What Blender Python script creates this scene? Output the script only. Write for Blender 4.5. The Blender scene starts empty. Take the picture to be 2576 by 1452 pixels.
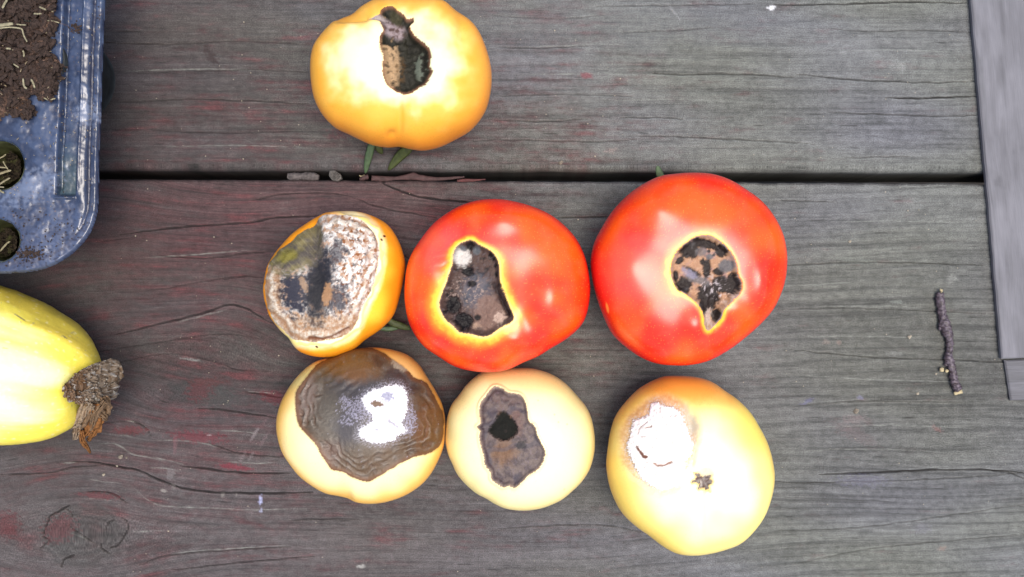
import bpy, math, random
import numpy as np
from mathutils import Vector

# ---------------------------------------------------------------- camera, sky, sun, exposure
S = bpy.context.scene
COL = S.collection
HC = 0.45                       # camera height above the planks (m)
TK = math.tan(math.radians(28)) / 1288.0     # metres per traced pixel, per metre of distance

cam_d = bpy.data.cameras.new("camera")
cam = bpy.data.objects.new("camera", cam_d)
COL.objects.link(cam)
cam.location = (0, 0, HC)
cam.rotation_euler = (0, 0, 0)
cam_d.sensor_width = 36
cam_d.lens = 18 / math.tan(math.radians(28))
cam_d.clip_start = 0.01
cam_d.clip_end = 100
S.camera = cam

SUN_EL, SUN_AZ = 79.0, 120.0     # azimuth clockwise from +Y (top of the picture)
w = bpy.data.worlds.new("World")
S.world = w
w.use_nodes = True
nt = w.node_tree
sky = nt.nodes.new("ShaderNodeTexSky")
sky.sky_type = 'NISHITA'
sky.sun_disc = False
sky.sun_elevation = math.radians(SUN_EL)
sky.sun_rotation = math.radians(SUN_AZ)
sky.air_density = 1.0
sky.dust_density = 4.0
sky.ozone_density = 1.0
nt.links.new(sky.outputs[0], nt.nodes["Background"].inputs[0])
nt.nodes["Background"].inputs[1].default_value = 0.12

sd_ = bpy.data.lights.new("sun", 'SUN')
sd_.energy = 1.5
sd_.angle = math.radians(31)
sd_.color = (1.0, 0.93, 0.83)
sun = bpy.data.objects.new("sun", sd_)
COL.objects.link(sun)
sdir = Vector((math.sin(math.radians(SUN_AZ)) * math.cos(math.radians(SUN_EL)),
               math.cos(math.radians(SUN_AZ)) * math.cos(math.radians(SUN_EL)),
               math.sin(math.radians(SUN_EL))))
sun.rotation_euler = sdir.to_track_quat('Z', 'Y').to_euler()
sun.location = (0.3, -0.3, 0.8)

S.view_settings.view_transform = 'Standard'
S.view_settings.look = 'None'
S.view_settings.exposure = 1.12
S.view_settings.gamma = 1
K = 0.50                        # albedo of a flat face = its linear colour in daylight * K

# ---------------------------------------------------------------- helpers
random.seed(7)


def A(r, g, b, k=None):
    c = np.array([r, g, b], float) / 255
    c = np.where(c <= 0.04045, c / 12.92, ((c + 0.055) / 1.055) ** 2.4)
    return c * (K if k is None else k)


def W(px, py, z=0.0):
    d = (HC - z) * TK
    return (px - 1288) * d, -(py - 726) * d, z


def proj(x, y, z):
    d = (HC - z) * TK
    return 1288 + x / d, 726 - y / d


def mix(a, b, t):
    t = np.asarray(t)[..., None]
    return a * (1 - t) + np.asarray(b) * t


def ss(a, b, x):
    t = np.clip((x - a) / (b - a), 0, 1)
    return t * t * (3 - 2 * t)


def perlin(x, y, seed=0):
    rs = np.random.RandomState(seed)
    n = 512
    ang = rs.rand(n, n) * 2 * np.pi
    gx, gy = np.cos(ang), np.sin(ang)
    xi = np.floor(x).astype(int)
    yi = np.floor(y).astype(int)
    xf, yf = x - xi, y - yi
    u = xf ** 3 * (xf * (xf * 6 - 15) + 10)
    v = yf ** 3 * (yf * (yf * 6 - 15) + 10)

    def g(i, j):
        a, b = (xi + i) % n, (yi + j) % n
        return gx[a, b] * (xf - i) + gy[a, b] * (yf - j)
    a = g(0, 0) + u * (g(1, 0) - g(0, 0))
    b = g(0, 1) + u * (g(1, 1) - g(0, 1))
    return (a + v * (b - a)) * 1.5


def fbm(x, y, seed=0, octv=4, gain=0.5):
    r, a, t = 0, 1.0, 0
    for i in range(octv):
        r = r + a * perlin(x * 2 ** i + 17.3 * i, y * 2 ** i - 9.1 * i, seed + i)
        t += a
        a *= gain
    return r / t * 1.4


def sdist(px, py, poly):
    """signed distance in traced pixels, negative inside"""
    P = np.asarray(poly, float)
    d = np.full(px.shape, 1e18)
    ins = np.zeros(px.shape, bool)
    for i in range(len(P)):
        a, b = P[i], P[(i + 1) % len(P)]
        ex, ey = b - a
        wx, wy = px - a[0], py - a[1]
        t = np.clip((wx * ex + wy * ey) / (ex * ex + ey * ey + 1e-9), 0, 1)
        d = np.minimum(d, (wx - ex * t) ** 2 + (wy - ey * t) ** 2)
        c = (a[1] > py) != (b[1] > py)
        with np.errstate(divide='ignore', invalid='ignore'):
            xx = (b[0] - a[0]) * (py - a[1]) / (b[1] - a[1] + 1e-12) + a[0]
        ins ^= c & (px < xx)
    d = np.sqrt(d)
    return np.where(ins, -d, d)


def ldist(px, py, line):
    """distance to an open polyline and the parameter along it (0..1)"""
    P = np.asarray(line, float)
    L = np.r_[0, np.cumsum(np.hypot(*(np.diff(P, axis=0).T)))]
    d = np.full(px.shape, 1e18)
    tt = np.zeros(px.shape)
    for i in range(len(P) - 1):
        a, b = P[i], P[i + 1]
        ex, ey = b - a
        wx, wy = px - a[0], py - a[1]
        t = np.clip((wx * ex + wy * ey) / (ex * ex + ey * ey + 1e-9), 0, 1)
        q = (wx - ex * t) ** 2 + (wy - ey * t) ** 2
        m = q < d
        d = np.where(m, q, d)
        tt = np.where(m, (L[i] + t * (L[i + 1] - L[i])) / L[-1], tt)
    return np.sqrt(d), tt


def smooth_poly(pts, n=6, closed=True):
    """Catmull-Rom resample"""
    P = np.asarray(pts, float)
    out = []
    m = len(P)
    rng = range(m) if closed else range(m - 1)
    for i in rng:
        if closed:
            p0, p1, p2, p3 = P[i - 1], P[i], P[(i + 1) % m], P[(i + 2) % m]
        else:
            p0, p1, p2, p3 = P[max(i - 1, 0)], P[i], P[i + 1], P[min(i + 2, m - 1)]
        for k in range(n):
            t = k / n
            out.append(0.5 * (2 * p1 + (p2 - p0) * t + (2 * p0 - 5 * p1 + 4 * p2 - p3) * t * t
                              + (3 * p1 - p0 - 3 * p2 + p3) * t ** 3))
    if not closed:
        out.append(P[-1])
    return np.array(out)


def cv(pts, x0, y0, s):
    return [(x0 + a * s, y0 + b * s) for a, b in pts]


def blob(px, py, x, y, rx, ry=None, ang=0, soft=0.25, nz=0.0):
    ry = ry or rx
    c, s = math.cos(math.radians(ang)), math.sin(math.radians(ang))
    dx, dy = px - x, py - y
    r = np.hypot((dx * c + dy * s) / rx, (-dx * s + dy * c) / ry) + nz
    return 1 - ss(1 - soft, 1 + soft, r)


# ---- objects
def empty(name, loc, label=None, cat=None, group=None, kind=None):
    o = bpy.data.objects.new(name, None)
    o.empty_display_size = 0.01
    COL.objects.link(o)
    o.location = loc
    tag(o, label, cat, group, kind)
    return o


def tag(o, label=None, cat=None, group=None, kind=None):
    for k, v in (("label", label), ("category", cat), ("group", group), ("kind", kind)):
        if v:
            o[k] = v
    return o


def mesh_np(name, V, F, mat, parent=None, colour=None, attrs=None, smooth=True):
    """V (n,3) world positions, F (m,k) equal-sized faces or list of arrays"""
    V = np.asarray(V, np.float32)
    if parent is not None:
        org = parent
        off = Vector((0, 0, 0))
        while org is not None:
            off = off + org.location
            org = org.parent
        V = V - np.array(off, np.float32)
    Fs = F if isinstance(F, list) else [F]
    me = bpy.data.meshes.new(name)
    me.vertices.add(len(V))
    me.vertices.foreach_set("co", V.ravel())
    li = np.concatenate([f.ravel() for f in Fs]).astype(np.int32)
    tot = np.concatenate([np.full(len(f), f.shape[1]) for f in Fs]).astype(np.int32)
    me.loops.add(len(li))
    me.loops.foreach_set("vertex_index", li)
    me.polygons.add(len(tot))
    me.polygons.foreach_set("loop_start", (np.cumsum(tot) - tot).astype(np.int32))
    me.polygons.foreach_set("loop_total", tot)
    me.update(calc_edges=True)
    me.polygons.foreach_set("use_smooth", np.full(len(tot), smooth))
    if colour is not None:
        at = me.color_attributes.new("pigment", 'FLOAT_COLOR', 'POINT')
        c4 = np.ones((len(V), 4), np.float32)
        c4[:, :3] = np.clip(colour, 0, 0.95)
        at.data.foreach_set("color", c4.ravel())
    for k, v in (attrs or {}).items():
        if v.ndim == 1:
            at = me.attributes.new(k, 'FLOAT', 'POINT')
            at.data.foreach_set("value", v.astype(np.float32))
        else:
            at = me.attributes.new(k, 'FLOAT_VECTOR', 'POINT')
            at.data.foreach_set("vector", v.astype(np.float32).ravel())
    me.materials.append(mat)
    o = bpy.data.objects.new(name, me)
    COL.objects.link(o)
    if parent is not None:
        o.parent = parent
    return o


def sub_faces(V, F, keep, cols=None, attrs=None):
    F = F[keep]
    used = np.unique(F)
    rm = np.full(len(V), -1)
    rm[used] = np.arange(len(used))
    return V[used], rm[F], (cols[used] if cols is not None else None), {k: v[used] for k, v in (attrs or {}).items()}


def grid_faces(n, m):
    i = np.arange(n * m).reshape(n, m)
    return np.stack([i[:-1, :-1].ravel(), i[1:, :-1].ravel(), i[1:, 1:].ravel(), i[:-1, 1:].ravel()], 1)


def tube(path, radii, seg=10, flat=1.0, seed=0, rough=0.0):
    """tube round a 3D path, flattened in z by `flat`; returns V, [quads, caps]"""
    P = np.asarray(path, float)
    n = len(P)
    T = np.gradient(P, axis=0)
    T /= np.linalg.norm(T, axis=1)[:, None] + 1e-12
    up = np.array([0, 0, 1.0])
    rs = np.random.RandomState(seed)
    V = []
    for i in range(n):
        s = np.cross(T[i], up)
        s /= np.linalg.norm(s) + 1e-9
        u = np.cross(s, T[i])
        for k in range(seg):
            a = 2 * np.pi * k / seg
            r = radii[i] * (1 + rough * rs.randn())
            V.append(P[i] + s * math.cos(a) * r + u * math.sin(a) * r * flat)
    F = []
    for i in range(n - 1):
        for k in range(seg):
            F.append((i * seg + k, i * seg + (k + 1) % seg, (i + 1) * seg + (k + 1) % seg, (i + 1) * seg + k))
    caps = []
    V.append(P[0])
    V.append(P[-1])
    for k in range(seg):
        caps.append((n * seg, (k + 1) % seg, k))
        caps.append((n * seg + 1, (n - 1) * seg + k, (n - 1) * seg + (k + 1) % seg))
    return np.array(V), [np.array(F), np.array(caps)]


# ---- materials
def new_mat(name):
    m = bpy.data.materials.new(name)
    m.use_nodes = True
    return m, m.node_tree, m.node_tree.nodes["Principled BSDF"]


def pigment_mat(name, rough=0.4, spec=0.5, noise_scale=900, noise_amt=0.12, bump=0.15, bump_dist=0.0004,
                coord_attr=None, stretch=(1, 1, 1), sss=0.0, rough_attr=False, coat=0.0, fine=None):
    m, t, b = new_mat(name)
    N, L = t.nodes, t.links
    at = N.new("ShaderNodeAttribute")
    at.attribute_name = "pigment"
    if coord_attr:
        ca = N.new("ShaderNodeAttribute")
        ca.attribute_name = coord_attr
        src = ca.outputs["Vector"]
    else:
        src = N.new("ShaderNodeTexCoord").outputs["Object"]
    mp = N.new("ShaderNodeMapping")
    mp.inputs["Scale"].default_value = stretch
    L.new(src, mp.inputs[0])
    nz = N.new("ShaderNodeTexNoise")
    nz.inputs["Scale"].default_value = noise_scale
    nz.inputs["Detail"].default_value = 6
    nz.inputs["Roughness"].default_value = 0.65
    L.new(mp.outputs[0], nz.inputs[0])
    mr = N.new("ShaderNodeMapRange")
    mr.inputs["From Min"].default_value = 0.25
    mr.inputs["From Max"].default_value = 0.75
    mr.inputs["To Min"].default_value = 1 - noise_amt
    mr.inputs["To Max"].default_value = 1 + noise_amt
    L.new(nz.outputs[0], mr.inputs[0])
    fac = mr.outputs[0]
    hgt = nz.outputs[0]
    if fine:
        n2 = N.new("ShaderNodeTexNoise")
        n2.inputs["Scale"].default_value = fine[0]
        n2.inputs["Detail"].default_value = 3
        n2.inputs["Roughness"].default_value = 0.7
        mp2 = N.new("ShaderNodeMapping")
        mp2.inputs["Scale"].default_value = (0.6, 1, 1)
        L.new(src, mp2.inputs[0])
        L.new(mp2.outputs[0], n2.inputs[0])
        m2 = N.new("ShaderNodeMapRange")
        m2.inputs["From Min"].default_value = 0.3
        m2.inputs["From Max"].default_value = 0.7
        m2.inputs["To Min"].default_value = 1 - fine[1]
        m2.inputs["To Max"].default_value = 1 + fine[1]
        L.new(n2.outputs[0], m2.inputs[0])
        pr = N.new("ShaderNodeMath")
        pr.operation = 'MULTIPLY'
        L.new(mr.outputs[0], pr.inputs[0])
        L.new(m2.outputs[0], pr.inputs[1])
        fac = pr.outputs[0]
    mu = N.new("ShaderNodeVectorMath")
    mu.operation = 'SCALE'
    L.new(at.outputs["Color"], mu.inputs[0])
    L.new(fac, mu.inputs["Scale"])
    L.new(mu.outputs[0], b.inputs["Base Color"])
    if bump:
        bp = N.new("ShaderNodeBump")
        bp.inputs["Strength"].default_value = bump
        bp.inputs["Distance"].default_value = bump_dist
        L.new(nz.outputs[0], bp.inputs["Height"])
        L.new(bp.outputs[0], b.inputs["Normal"])
    if rough_attr:
        ra = N.new("ShaderNodeAttribute")
        ra.attribute_name = "gloss"
        L.new(ra.outputs["Fac"], b.inputs["Roughness"])
    else:
        b.inputs["Roughness"].default_value = rough
    b.inputs["Specular IOR Level"].default_value = spec
    b.inputs["Coat Weight"].default_value = coat
    b.inputs["Coat Roughness"].default_value = 0.15
    if sss:
        b.inputs["Subsurface Weight"].default_value = sss
        b.inputs["Subsurface Radius"].default_value = (1.0, 0.4, 0.15)
        b.inputs["Subsurface Scale"].default_value = 0.004
    return m


def plain_mat(name, col, rough=0.7, noise_scale=600, dark=0.6, bump=0.4, spec=0.3, col2=None):
    m, t, b = new_mat(name)
    N, L = t.nodes, t.links
    tc = N.new("ShaderNodeTexCoord")
    nz = N.new("ShaderNodeTexNoise")
    nz.inputs["Scale"].default_value = noise_scale
    nz.inputs["Detail"].default_value = 5
    L.new(tc.outputs["Object"], nz.inputs[0])
    cr = N.new("ShaderNodeValToRGB")
    c = np.array(col)
    cr.color_ramp.elements[0].position = 0.35
    cr.color_ramp.elements[1].position = 0.68
    cr.color_ramp.elements[0].color = (*(c * dark), 1)
    cr.color_ramp.elements[1].color = (*(np.array(col2) if col2 is not None else c * 1.15), 1)
    L.new(nz.outputs[0], cr.inputs[0])
    L.new(cr.outputs[0], b.inputs["Base Color"])
    bp = N.new("ShaderNodeBump")
    bp.inputs["Strength"].default_value = bump
    bp.inputs["Distance"].default_value = 0.0004
    L.new(nz.outputs[0], bp.inputs["Height"])
    L.new(bp.outputs[0], b.inputs["Normal"])
    b.inputs["Roughness"].default_value = rough
    b.inputs["Specular IOR Level"].default_value = spec
    return m


M_WOOD = pigment_mat("weathered_wood", rough=0.78, spec=0.25, noise_scale=1.0, noise_amt=0.22, bump=0.5,
                     bump_dist=0.0003, coord_attr="grain", stretch=(130, 2200, 1), fine=(2600, .62))
M_SKIN = pigment_mat("tomato_skin", rough=0.27, spec=0.42, noise_scale=1600, noise_amt=0.05, bump=0.03, sss=0.05)
M_PALE = pigment_mat("pale_tomato_skin", rough=0.32, spec=0.6, noise_scale=1600, noise_amt=0.04, bump=0.03, sss=0.05)
M_ROT = pigment_mat("rotten_flesh", rough_attr=True, spec=0.14, noise_scale=1500, noise_amt=0.20, bump=0.4,
                    bump_dist=0.0006)

M_ROTG = pigment_mat("leathery_rotten_skin", rough_attr=True, spec=0.38, noise_scale=1500, noise_amt=0.14, bump=0.3,
                     bump_dist=0.0005)

# ---------------------------------------------------------------- deck planks
Z7 = (0, 947, 0.3478)
Z6 = (631.4, 347.2, 0.2757)
Z2c = (615.6, 489.3, 0.3043)
CRACKS = [   # polyline, half width px, depth
    (cv([(520, 620), (650, 620), (780, 640), (860, 655), (1000, 680), (1120, 735), (1230, 780), (1350, 815), (1500, 835), (1700, 845), (2000, 845), (2269, 838)], *Z7), 2.0, 1.0),
    (cv([(0, 710), (200, 705), (400, 690), (520, 655), (640, 650), (720, 640)], *Z7), 1.5, .75),
    (cv([(1300, 650), (1450, 665), (1600, 685), (1800, 700), (2100, 700)], *Z7), 1.7, .9),
    (cv([(1430, 230), (1600, 240), (1800, 270), (2000, 300)], *Z7), 1.7, .8),
    (cv([(1780, 110), (1900, 130), (2030, 155)], *Z7), 1.7, .8),
    (cv([(1500, 480), (1700, 550), (1900, 575), (2050, 580)], *Z7), 1.3, .7),
    (cv([(620, 835), (750, 838), (830, 855), (880, 890), (920, 920)], *Z7), 1.6, .9),
    (cv([(950, 320), (1020, 350), (1070, 390), (1085, 430)], *Z7), 1.5, .8),
    (cv([(700, 345), (800, 330), (950, 320)], *Z7), 1.0, .4),
    (cv([(500, 930), (420, 980), (360, 1010), (340, 1060), (315, 1140)], *Z7), 2.0, 1.0),
    (cv([(305, 1160), (350, 1185), (290, 1240)], *Z7), 1.6, .8),
    (cv([(480, 950), (530, 1020)], *Z7), 1.4, .7),
    (cv([(870, 1020), (910, 1040), (925, 1100), (900, 1150), (850, 1220), (790, 1240)], *Z7), 1.7, .9),
    (cv([(760, 1120), (780, 1060), (830, 1035)], *Z7), 1.5, .8),
    (cv([(730, 1210), (740, 1250), (790, 1280)], *Z7), 1.8, .9),
    (cv([(440, 1380), (460, 1330), (500, 1310), (540, 1290)], *Z7), 1.9, .9),
    (cv([(490, 1060), (520, 1100), (570, 1130), (650, 1190), (700, 1210)], *Z7), 1.3, .7),
    (cv([(1000, 1370), (1150, 1310), (1350, 1280), (1700, 1255), (2100, 1230)], *Z7), 1.3, .6),
    (cv([(1250, 1400), (1450, 1380), (1700, 1350), (1950, 1330), (2269, 1300)], *Z7), 1.5, .7),
    (cv([(2100, 1040), (2269, 1035), (2600, 1030)], *Z7), 1.3, .6),
    ([(300, 590), (470, 570), (616, 561), (677, 550), (737, 546), (798, 544)], 1.7, .9),
    ([(400, 643), (520, 650), (616, 638), (690, 634)], 1.4, .7),
    ([(560, 703), (616, 696), (665, 699)], 1.2, .6),
    ([(290, 842), (400, 815), (500, 790), (575, 768), (616, 775), (650, 795), (690, 815)], 1.8, .9),
    ([(250, 885), (420, 858), (560, 840), (650, 852)], 1.1, .5),
    ([(290, 735), (400, 728), (560, 700), (620, 697)], 1.1, .5),
    ([(240, 610), (330, 598)], 1.0, .5),
    ([(260, 925), (330, 905), (420, 890), (520, 905), (600, 930), (690, 935)], 1.0, .5),
    (cv([(1130, 370), (1300, 460), (1450, 510), (1600, 550), (1900, 580), (2100, 590)], *Z6), 2.0, 1.0),
    (cv([(900, 530), (1000, 570), (1100, 610), (1250, 650), (1440, 687), (1700, 730)], *Z6), 1.3, .7),
    (cv([(0, 570), (150, 540), (300, 515), (500, 505), (750, 510), (900, 530)], *Z6), 1.4, .7),
    ([(1400, 548), (1530, 546)], 1.2, .6), ([(1000, 640), (1060, 660)], 1.0, .5),
    ([(1960, 668), (2200, 660), (2480, 668)], 1.4, .6),
    ([(1950, 780), (2150, 776), (2500, 790)], 1.1, .5),
    ([(1960, 505), (2100, 508)], 1.2, .6),
    ([(1990, 880), (2200, 900), (2380, 905), (2576, 915)], 1.4, .6),
    ([(1975, 1025), (2150, 1010), (2420, 1012)], 1.2, .5),
    ([(2060, 1194), (2200, 1190), (2330, 1183), (2480, 1182), (2576, 1190)], 2.0, 1.0),
    ([(1940, 1212), (2060, 1215), (2330, 1206), (2460, 1200), (2570, 1190)], 1.2, .6),
    ([(2480, 1181), (2540, 1190), (2576, 1205)], 1.6, .8),
    ([(1950, 1250), (2240, 1262)], 1.0, .4), ([(1950, 1335), (2130, 1330), (2300, 1310), (2576, 1270)], 1.2, .5),
    ([(2000, 1420), (2200, 1380), (2576, 1345)], 1.2, .5), ([(1250, 1330), (1500, 1320), (1640, 1345)], 1.2, .5),
    # upper plank
    ([(1500, 16), (1700, 14), (1900, 10)], 1.1, .6), ([(1950, 12), (2120, 10), (2270, 5), (2430, 8)], 1.8, .9),
    ([(2090, 72), (2200, 80), (2300, 76), (2450, 82)], 1.1, .5),
    ([(1560, 82), (1680, 79), (1790, 70)], 1.2, .6), ([(1640, 185), (1720, 188), (1860, 186), (2000, 195)], 1.4, .7),
    ([(2000, 186), (2140, 200), (2330, 208), (2450, 204)], 1.5, .7),
    ([(1560, 297), (1660, 296), (1720, 300)], 1.2, .7), ([(2230, 246), (2320, 247), (2455, 242)], 1.8, 1.),
    ([(2080, 283), (2230, 288), (2350, 292), (2455, 290)], 1.4, .7),
    ([(1590, 345), (1700, 344), (1850, 352), (2050, 362)], 1.3, .6), ([(2120, 398), (2200, 395), (2290, 393)], 1.1, .5),
    ([(260, 108), (430, 112), (600, 104), (780, 112)], 1.1, .5), ([(300, 258), (500, 250), (780, 262)], 1.2, .6),
    ([(1240, 40), (1400, 48), (1520, 38)], 1.1, .5), ([(1240, 118), (1330, 122), (1480, 116)], 1.2, .6),
    ([(1250, 242), (1420, 238), (1600, 243)], 1.2, .5), ([(1230, 300), (1350, 306), (1480, 300)], 1.3, .6),
    ([(380, 328), (560, 335), (760, 330)], 1.2, .5), ([(500, 180), (640, 176), (780, 182)], 1.1, .5),
    ([(1180, 356), (1300, 352), (1480, 358), (1600, 352)], 1.2, .6),
]


LIGHT_LINES = [
    cv([(880, 770), (960, 800), (1050, 880), (1150, 930), (1300, 945), (1600, 955), (1800, 965), (2269, 955)], *Z7),
    cv([(620, 735), (760, 765), (880, 770)], *Z7), cv([(600, 890), (700, 882), (820, 905)], *Z7),
    cv([(840, 420), (900, 425), (980, 445)], *Z7), cv([(930, 1120), (1050, 1122), (1200, 1112)], *Z7),
    cv([(700, 490), (800, 485), (880, 510), (950, 560), (1100, 590), (1200, 620)], *Z7),
    cv([(1090, 580), (1200, 605), (1340, 640)], *Z7), cv([(1080, 660), (1200, 665), (1300, 690)], *Z7),
    cv([(1100, 462), (1300, 465), (1450, 480), (1600, 520)], *Z7), cv([(1550, 390), (1750, 400), (1950, 425)], *Z7),
    cv([(1600, 615), (1850, 628), (2000, 622)], *Z7), cv([(440, 630), (520, 625), (640, 610)], *Z7),
    cv([(470, 1120), (560, 1150), (650, 1190)], *Z7), cv([(1150, 1310), (1350, 1270), (1700, 1245), (2100, 1222)], *Z7),
    cv([(900, 320), (1000, 335), (1060, 375)], *Z7),
    [(1950, 720), (2060, 716), (2160, 708)], [(2040, 772), (2200, 770), (2330, 775)], [(1960, 940), (2200, 955), (2480, 962)],
    [(2000, 1078), (2250, 1070), (2480, 1080)], [(1950, 1140), (2150, 1130), (2400, 1138)], [(430, 815), (520, 792), (575, 778)],
    [(620, 985), (700, 990)], [(350, 650), (500, 640), (640, 628)], [(1270, 190), (1500, 186), (1700, 192)],
    [(1300, 120), (1500, 112), (1620, 116)], [(300, 180), (520, 174), (700, 180)], [(1500, 255), (1700, 250), (1900, 258)],
    [(2100, 130), (2250, 126), (2420, 132)], [(1240, 330), (1400, 326), (1600, 332)], [(400, 370), (600, 366), (800, 372)],
    [(1990, 850), (2160, 846), (2350, 852)], [(2080, 560), (2250, 556), (2460, 562)]]


def grain_coord(px, py, lower=True):
    v = py.copy()
    if lower:
        kx, ky, A_, sx, sy = 205, 1345, 62, 260, 60
        v = v - A_ * np.exp(-((px - kx) / sx) ** 2) * np.tanh((v - ky) / sy)
        sx = np.where(px < 575, 260, 190)
        v = v + 78 * np.exp(-((px - 575) / sx) ** 2) * ss(455, 800, py) * (1 - .9 * ss(820, 960, py))
        v = v - 26 * np.exp(-((px - 420) / 150) ** 2) * ss(960, 1020, py) * (1 - ss(1040, 1130, py))
        v = v + 30 * np.exp(-((px - 900) / 210) ** 2) * ss(455, 520, py) * (1 - ss(540, 800, py))
        v = v - 16 * np.exp(-((px - 2470) / 300) ** 2) * np.tanh((v - 1120) / 60)
        v = v + .075 * (px - 1450) * ss(1180, 1380, py) * ss(1300, 1650, px)
    v = v + (6 if lower else 3) * perlin(px / 520, py / 300, 91) + (1.6 if lower else .8) * perlin(px / 150, py / 90, 92)
    return v


def plank(name, x_rng, y_top, y_bot, thick, parent, seed, edge_top, edge_bot, lower):
    xs = np.r_[np.linspace(x_rng[0], -30, 12)[:-1], np.arange(-30, 2606, 4.0), np.linspace(2606, x_rng[1], 12)[1:]]
    a, b = max(y_top, -30), min(y_bot, 1480)
    ys = np.arange(a, b + .1, 2.0)
    if y_top < a:
        ys = np.r_[np.linspace(y_top, a, 12)[:-1], ys]
    if y_bot > ys[-1]:
        ys = np.r_[ys, np.linspace(ys[-1], y_bot, 12)[1:]] if y_bot - ys[-1] > 5 else np.r_[ys[:-1], y_bot]
    PX, PY = np.meshgrid(xs, ys)                 # rows = y
    # edge line of the plank (a little wavy), blended into the surface
    if lower:
        off = (PX[0] - 250) / 2230 * 11 + 2.5 * perlin(PX[0] / 90, PX[0] * 0, 5) + 1.3 * perlin(PX[0] / 22, PX[0] * 0, 6)
        off -= 8 * np.exp(-((PX[0] - 1040) / 90) ** 2)*0
        fall = 1 - ss(0, 120, ys - ys[0])
    else:
        off = (PX[0] - 250) / 2230 * 7 + 2.0 * perlin(PX[0] / 120, PX[0] * 0, 8)
        fall = ss(-120, 0, ys - ys[-1])
    PY = PY + fall[:, None] * off[None, :]
    V = grain_coord(PX, PY, lower)
    PXs = PX + 300 * seed
    # --- relief in mm
    fib = fbm(PXs / 300, V / 5.0, 11 + seed, 3, .55)
    fib2 = fbm(PXs / 90, V / 2.6, 31 + seed, 2, .6)
    band = fbm(PXs / 700, V / 20, 21 + seed, 3, .55)
    big = fbm(PXs / 600, PY / 110, 41 + seed, 3)
    rip = np.sin(V / 29 * 2 * np.pi + 4.2 * perlin(PXs / 700, V / 75, 3) + 1.0 * perlin(PXs / 160, V / 40, 2)) * (.55 + .7 * np.abs(perlin(PXs / 420, V / 50, 4)))
    ripm = ss(1500, 2100, PX) * (ss(470, 620, PY) if lower else 0.25)
    relief = 0.13 * fib + 0.07 * fib2 + 0.22 * band + 0.26 * rip * ripm
    # --- colour (sRGB as it looks), then to albedo
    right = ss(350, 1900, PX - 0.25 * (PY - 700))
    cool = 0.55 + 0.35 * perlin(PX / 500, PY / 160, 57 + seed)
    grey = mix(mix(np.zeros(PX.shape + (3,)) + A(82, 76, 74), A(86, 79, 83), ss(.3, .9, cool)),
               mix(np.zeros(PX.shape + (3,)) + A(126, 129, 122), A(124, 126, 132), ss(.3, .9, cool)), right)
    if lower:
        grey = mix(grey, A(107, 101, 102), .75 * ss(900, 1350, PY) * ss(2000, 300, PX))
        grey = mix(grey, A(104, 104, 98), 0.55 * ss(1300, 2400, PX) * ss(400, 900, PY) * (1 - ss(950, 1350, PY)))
    stain = fbm(PXs / 120, V / 22, 71 + seed, 4, .6) + 0.5 * fbm(PXs / 260, PY / 60, 76 + seed, 3)
    if lower:
        dens = (0.62 * np.exp(-((PX - 620) / 620) ** 2 - ((PY - 560) / 210) ** 2)
                + 0.40 * np.exp(-((PX - 1000) / 350) ** 2 - ((PY - 480) / 80) ** 2)
                + 0.36 * np.exp(-((PX - 1150) / 620) ** 2 - ((PY - 850) / 200) ** 2)
                + 0.26 * np.exp(-((PX - 420) / 420) ** 2 - ((PY - 1130) / 190) ** 2)
                + 0.20 * ss(1900, 200, PX) - .20 * ss(1300, 2000, PX))
    else:
        dens = (0.30 * np.exp(-((PX - 720) / 520) ** 2 - ((PY - 330) / 130) ** 2)
                + 0.22 * np.exp(-((PX - 1350) / 330) ** 2 - ((PY - 330) / 120) ** 2)
                + 0.14 * np.exp(-((PX - 1200) / 500) ** 2 - ((PY - 60) / 100) ** 2) + 0.06 - .2 * ss(1500, 2100, PX))
    red = ss(0.08, 1.0, stain * 0.50 + .22 * fbm(PX / 20, PY / 12, 331 + seed, 3, .6) + dens + .10)
    rr = mix(np.zeros(PX.shape + (3,)) + A(98, 68, 70), A(118, 62, 66), ss(.2, .8, stain))
    col = mix(grey, rr, 0.72 * red)
    col = mix(col, A(66, 44, 48), 0.45 * red * ss(0.0, .5, -fib) )
    col = mix(col, A(150, 150, 150), 0.16 * ss(.15, .8, fib) * (1 - .5 * red))
    col = mix(col, A(54, 55, 56), 0.34 * ss(.1, .75, -fib - .25 * band))
    col = mix(col, A(60, 60, 60), 0.30 * ss(.0, .7, -band))
    col = mix(col, A(58, 60, 60), 0.45 * ripm * ss(.25, 1, -rip))
    mot = fbm(PX / 16, PY / 11, 301 + seed, 3, .6)
    blt = fbm(PX / 60, PY / 34, 311 + seed, 3, .6)
    col = col * (1 + 0.22 * big + 0.14 * fib2 + .27 * mot + .20 * blt)[..., None]
    for li in LIGHT_LINES:
        L_ = smooth_poly(li, 5, False)
        x0, y0 = L_.min(0) - 6
        x1, y1 = L_.max(0) + 6
        m = (PX > x0) & (PX < x1) & (PY > y0) & (PY < y1)
        if m.any():
            d, t = ldist(PX[m], PY[m] + 1.2 * perlin(PX[m] / 30, PX[m] * 0, 15), L_)
            q = (1 - ss(.5, 2.2, d)) * np.clip(5 * t * (1 - t), 0, 1) * (.5 + .6 * perlin(PX[m] / 18, PY[m] / 18, 16))
            col[m] = mix(col[m], A(172, 176, 168), np.clip(.7 * q, 0, 1))
    # small broken checks following the grain
    chk = perlin(PXs / 75, V / 4.2, 61 + seed)
    cm = ss(.62, .80, chk) * ss(-.1, .3, perlin(PXs / 260, PY / 90, 62 + seed))
    col = mix(col, A(42, 42, 42), .75 * cm)
    relief -= 0.35 * cm
    # darker wood towards the left, by the tray and squash
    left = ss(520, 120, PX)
    col = mix(col, A(72, 70, 68), 0.25 * left)
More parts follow.
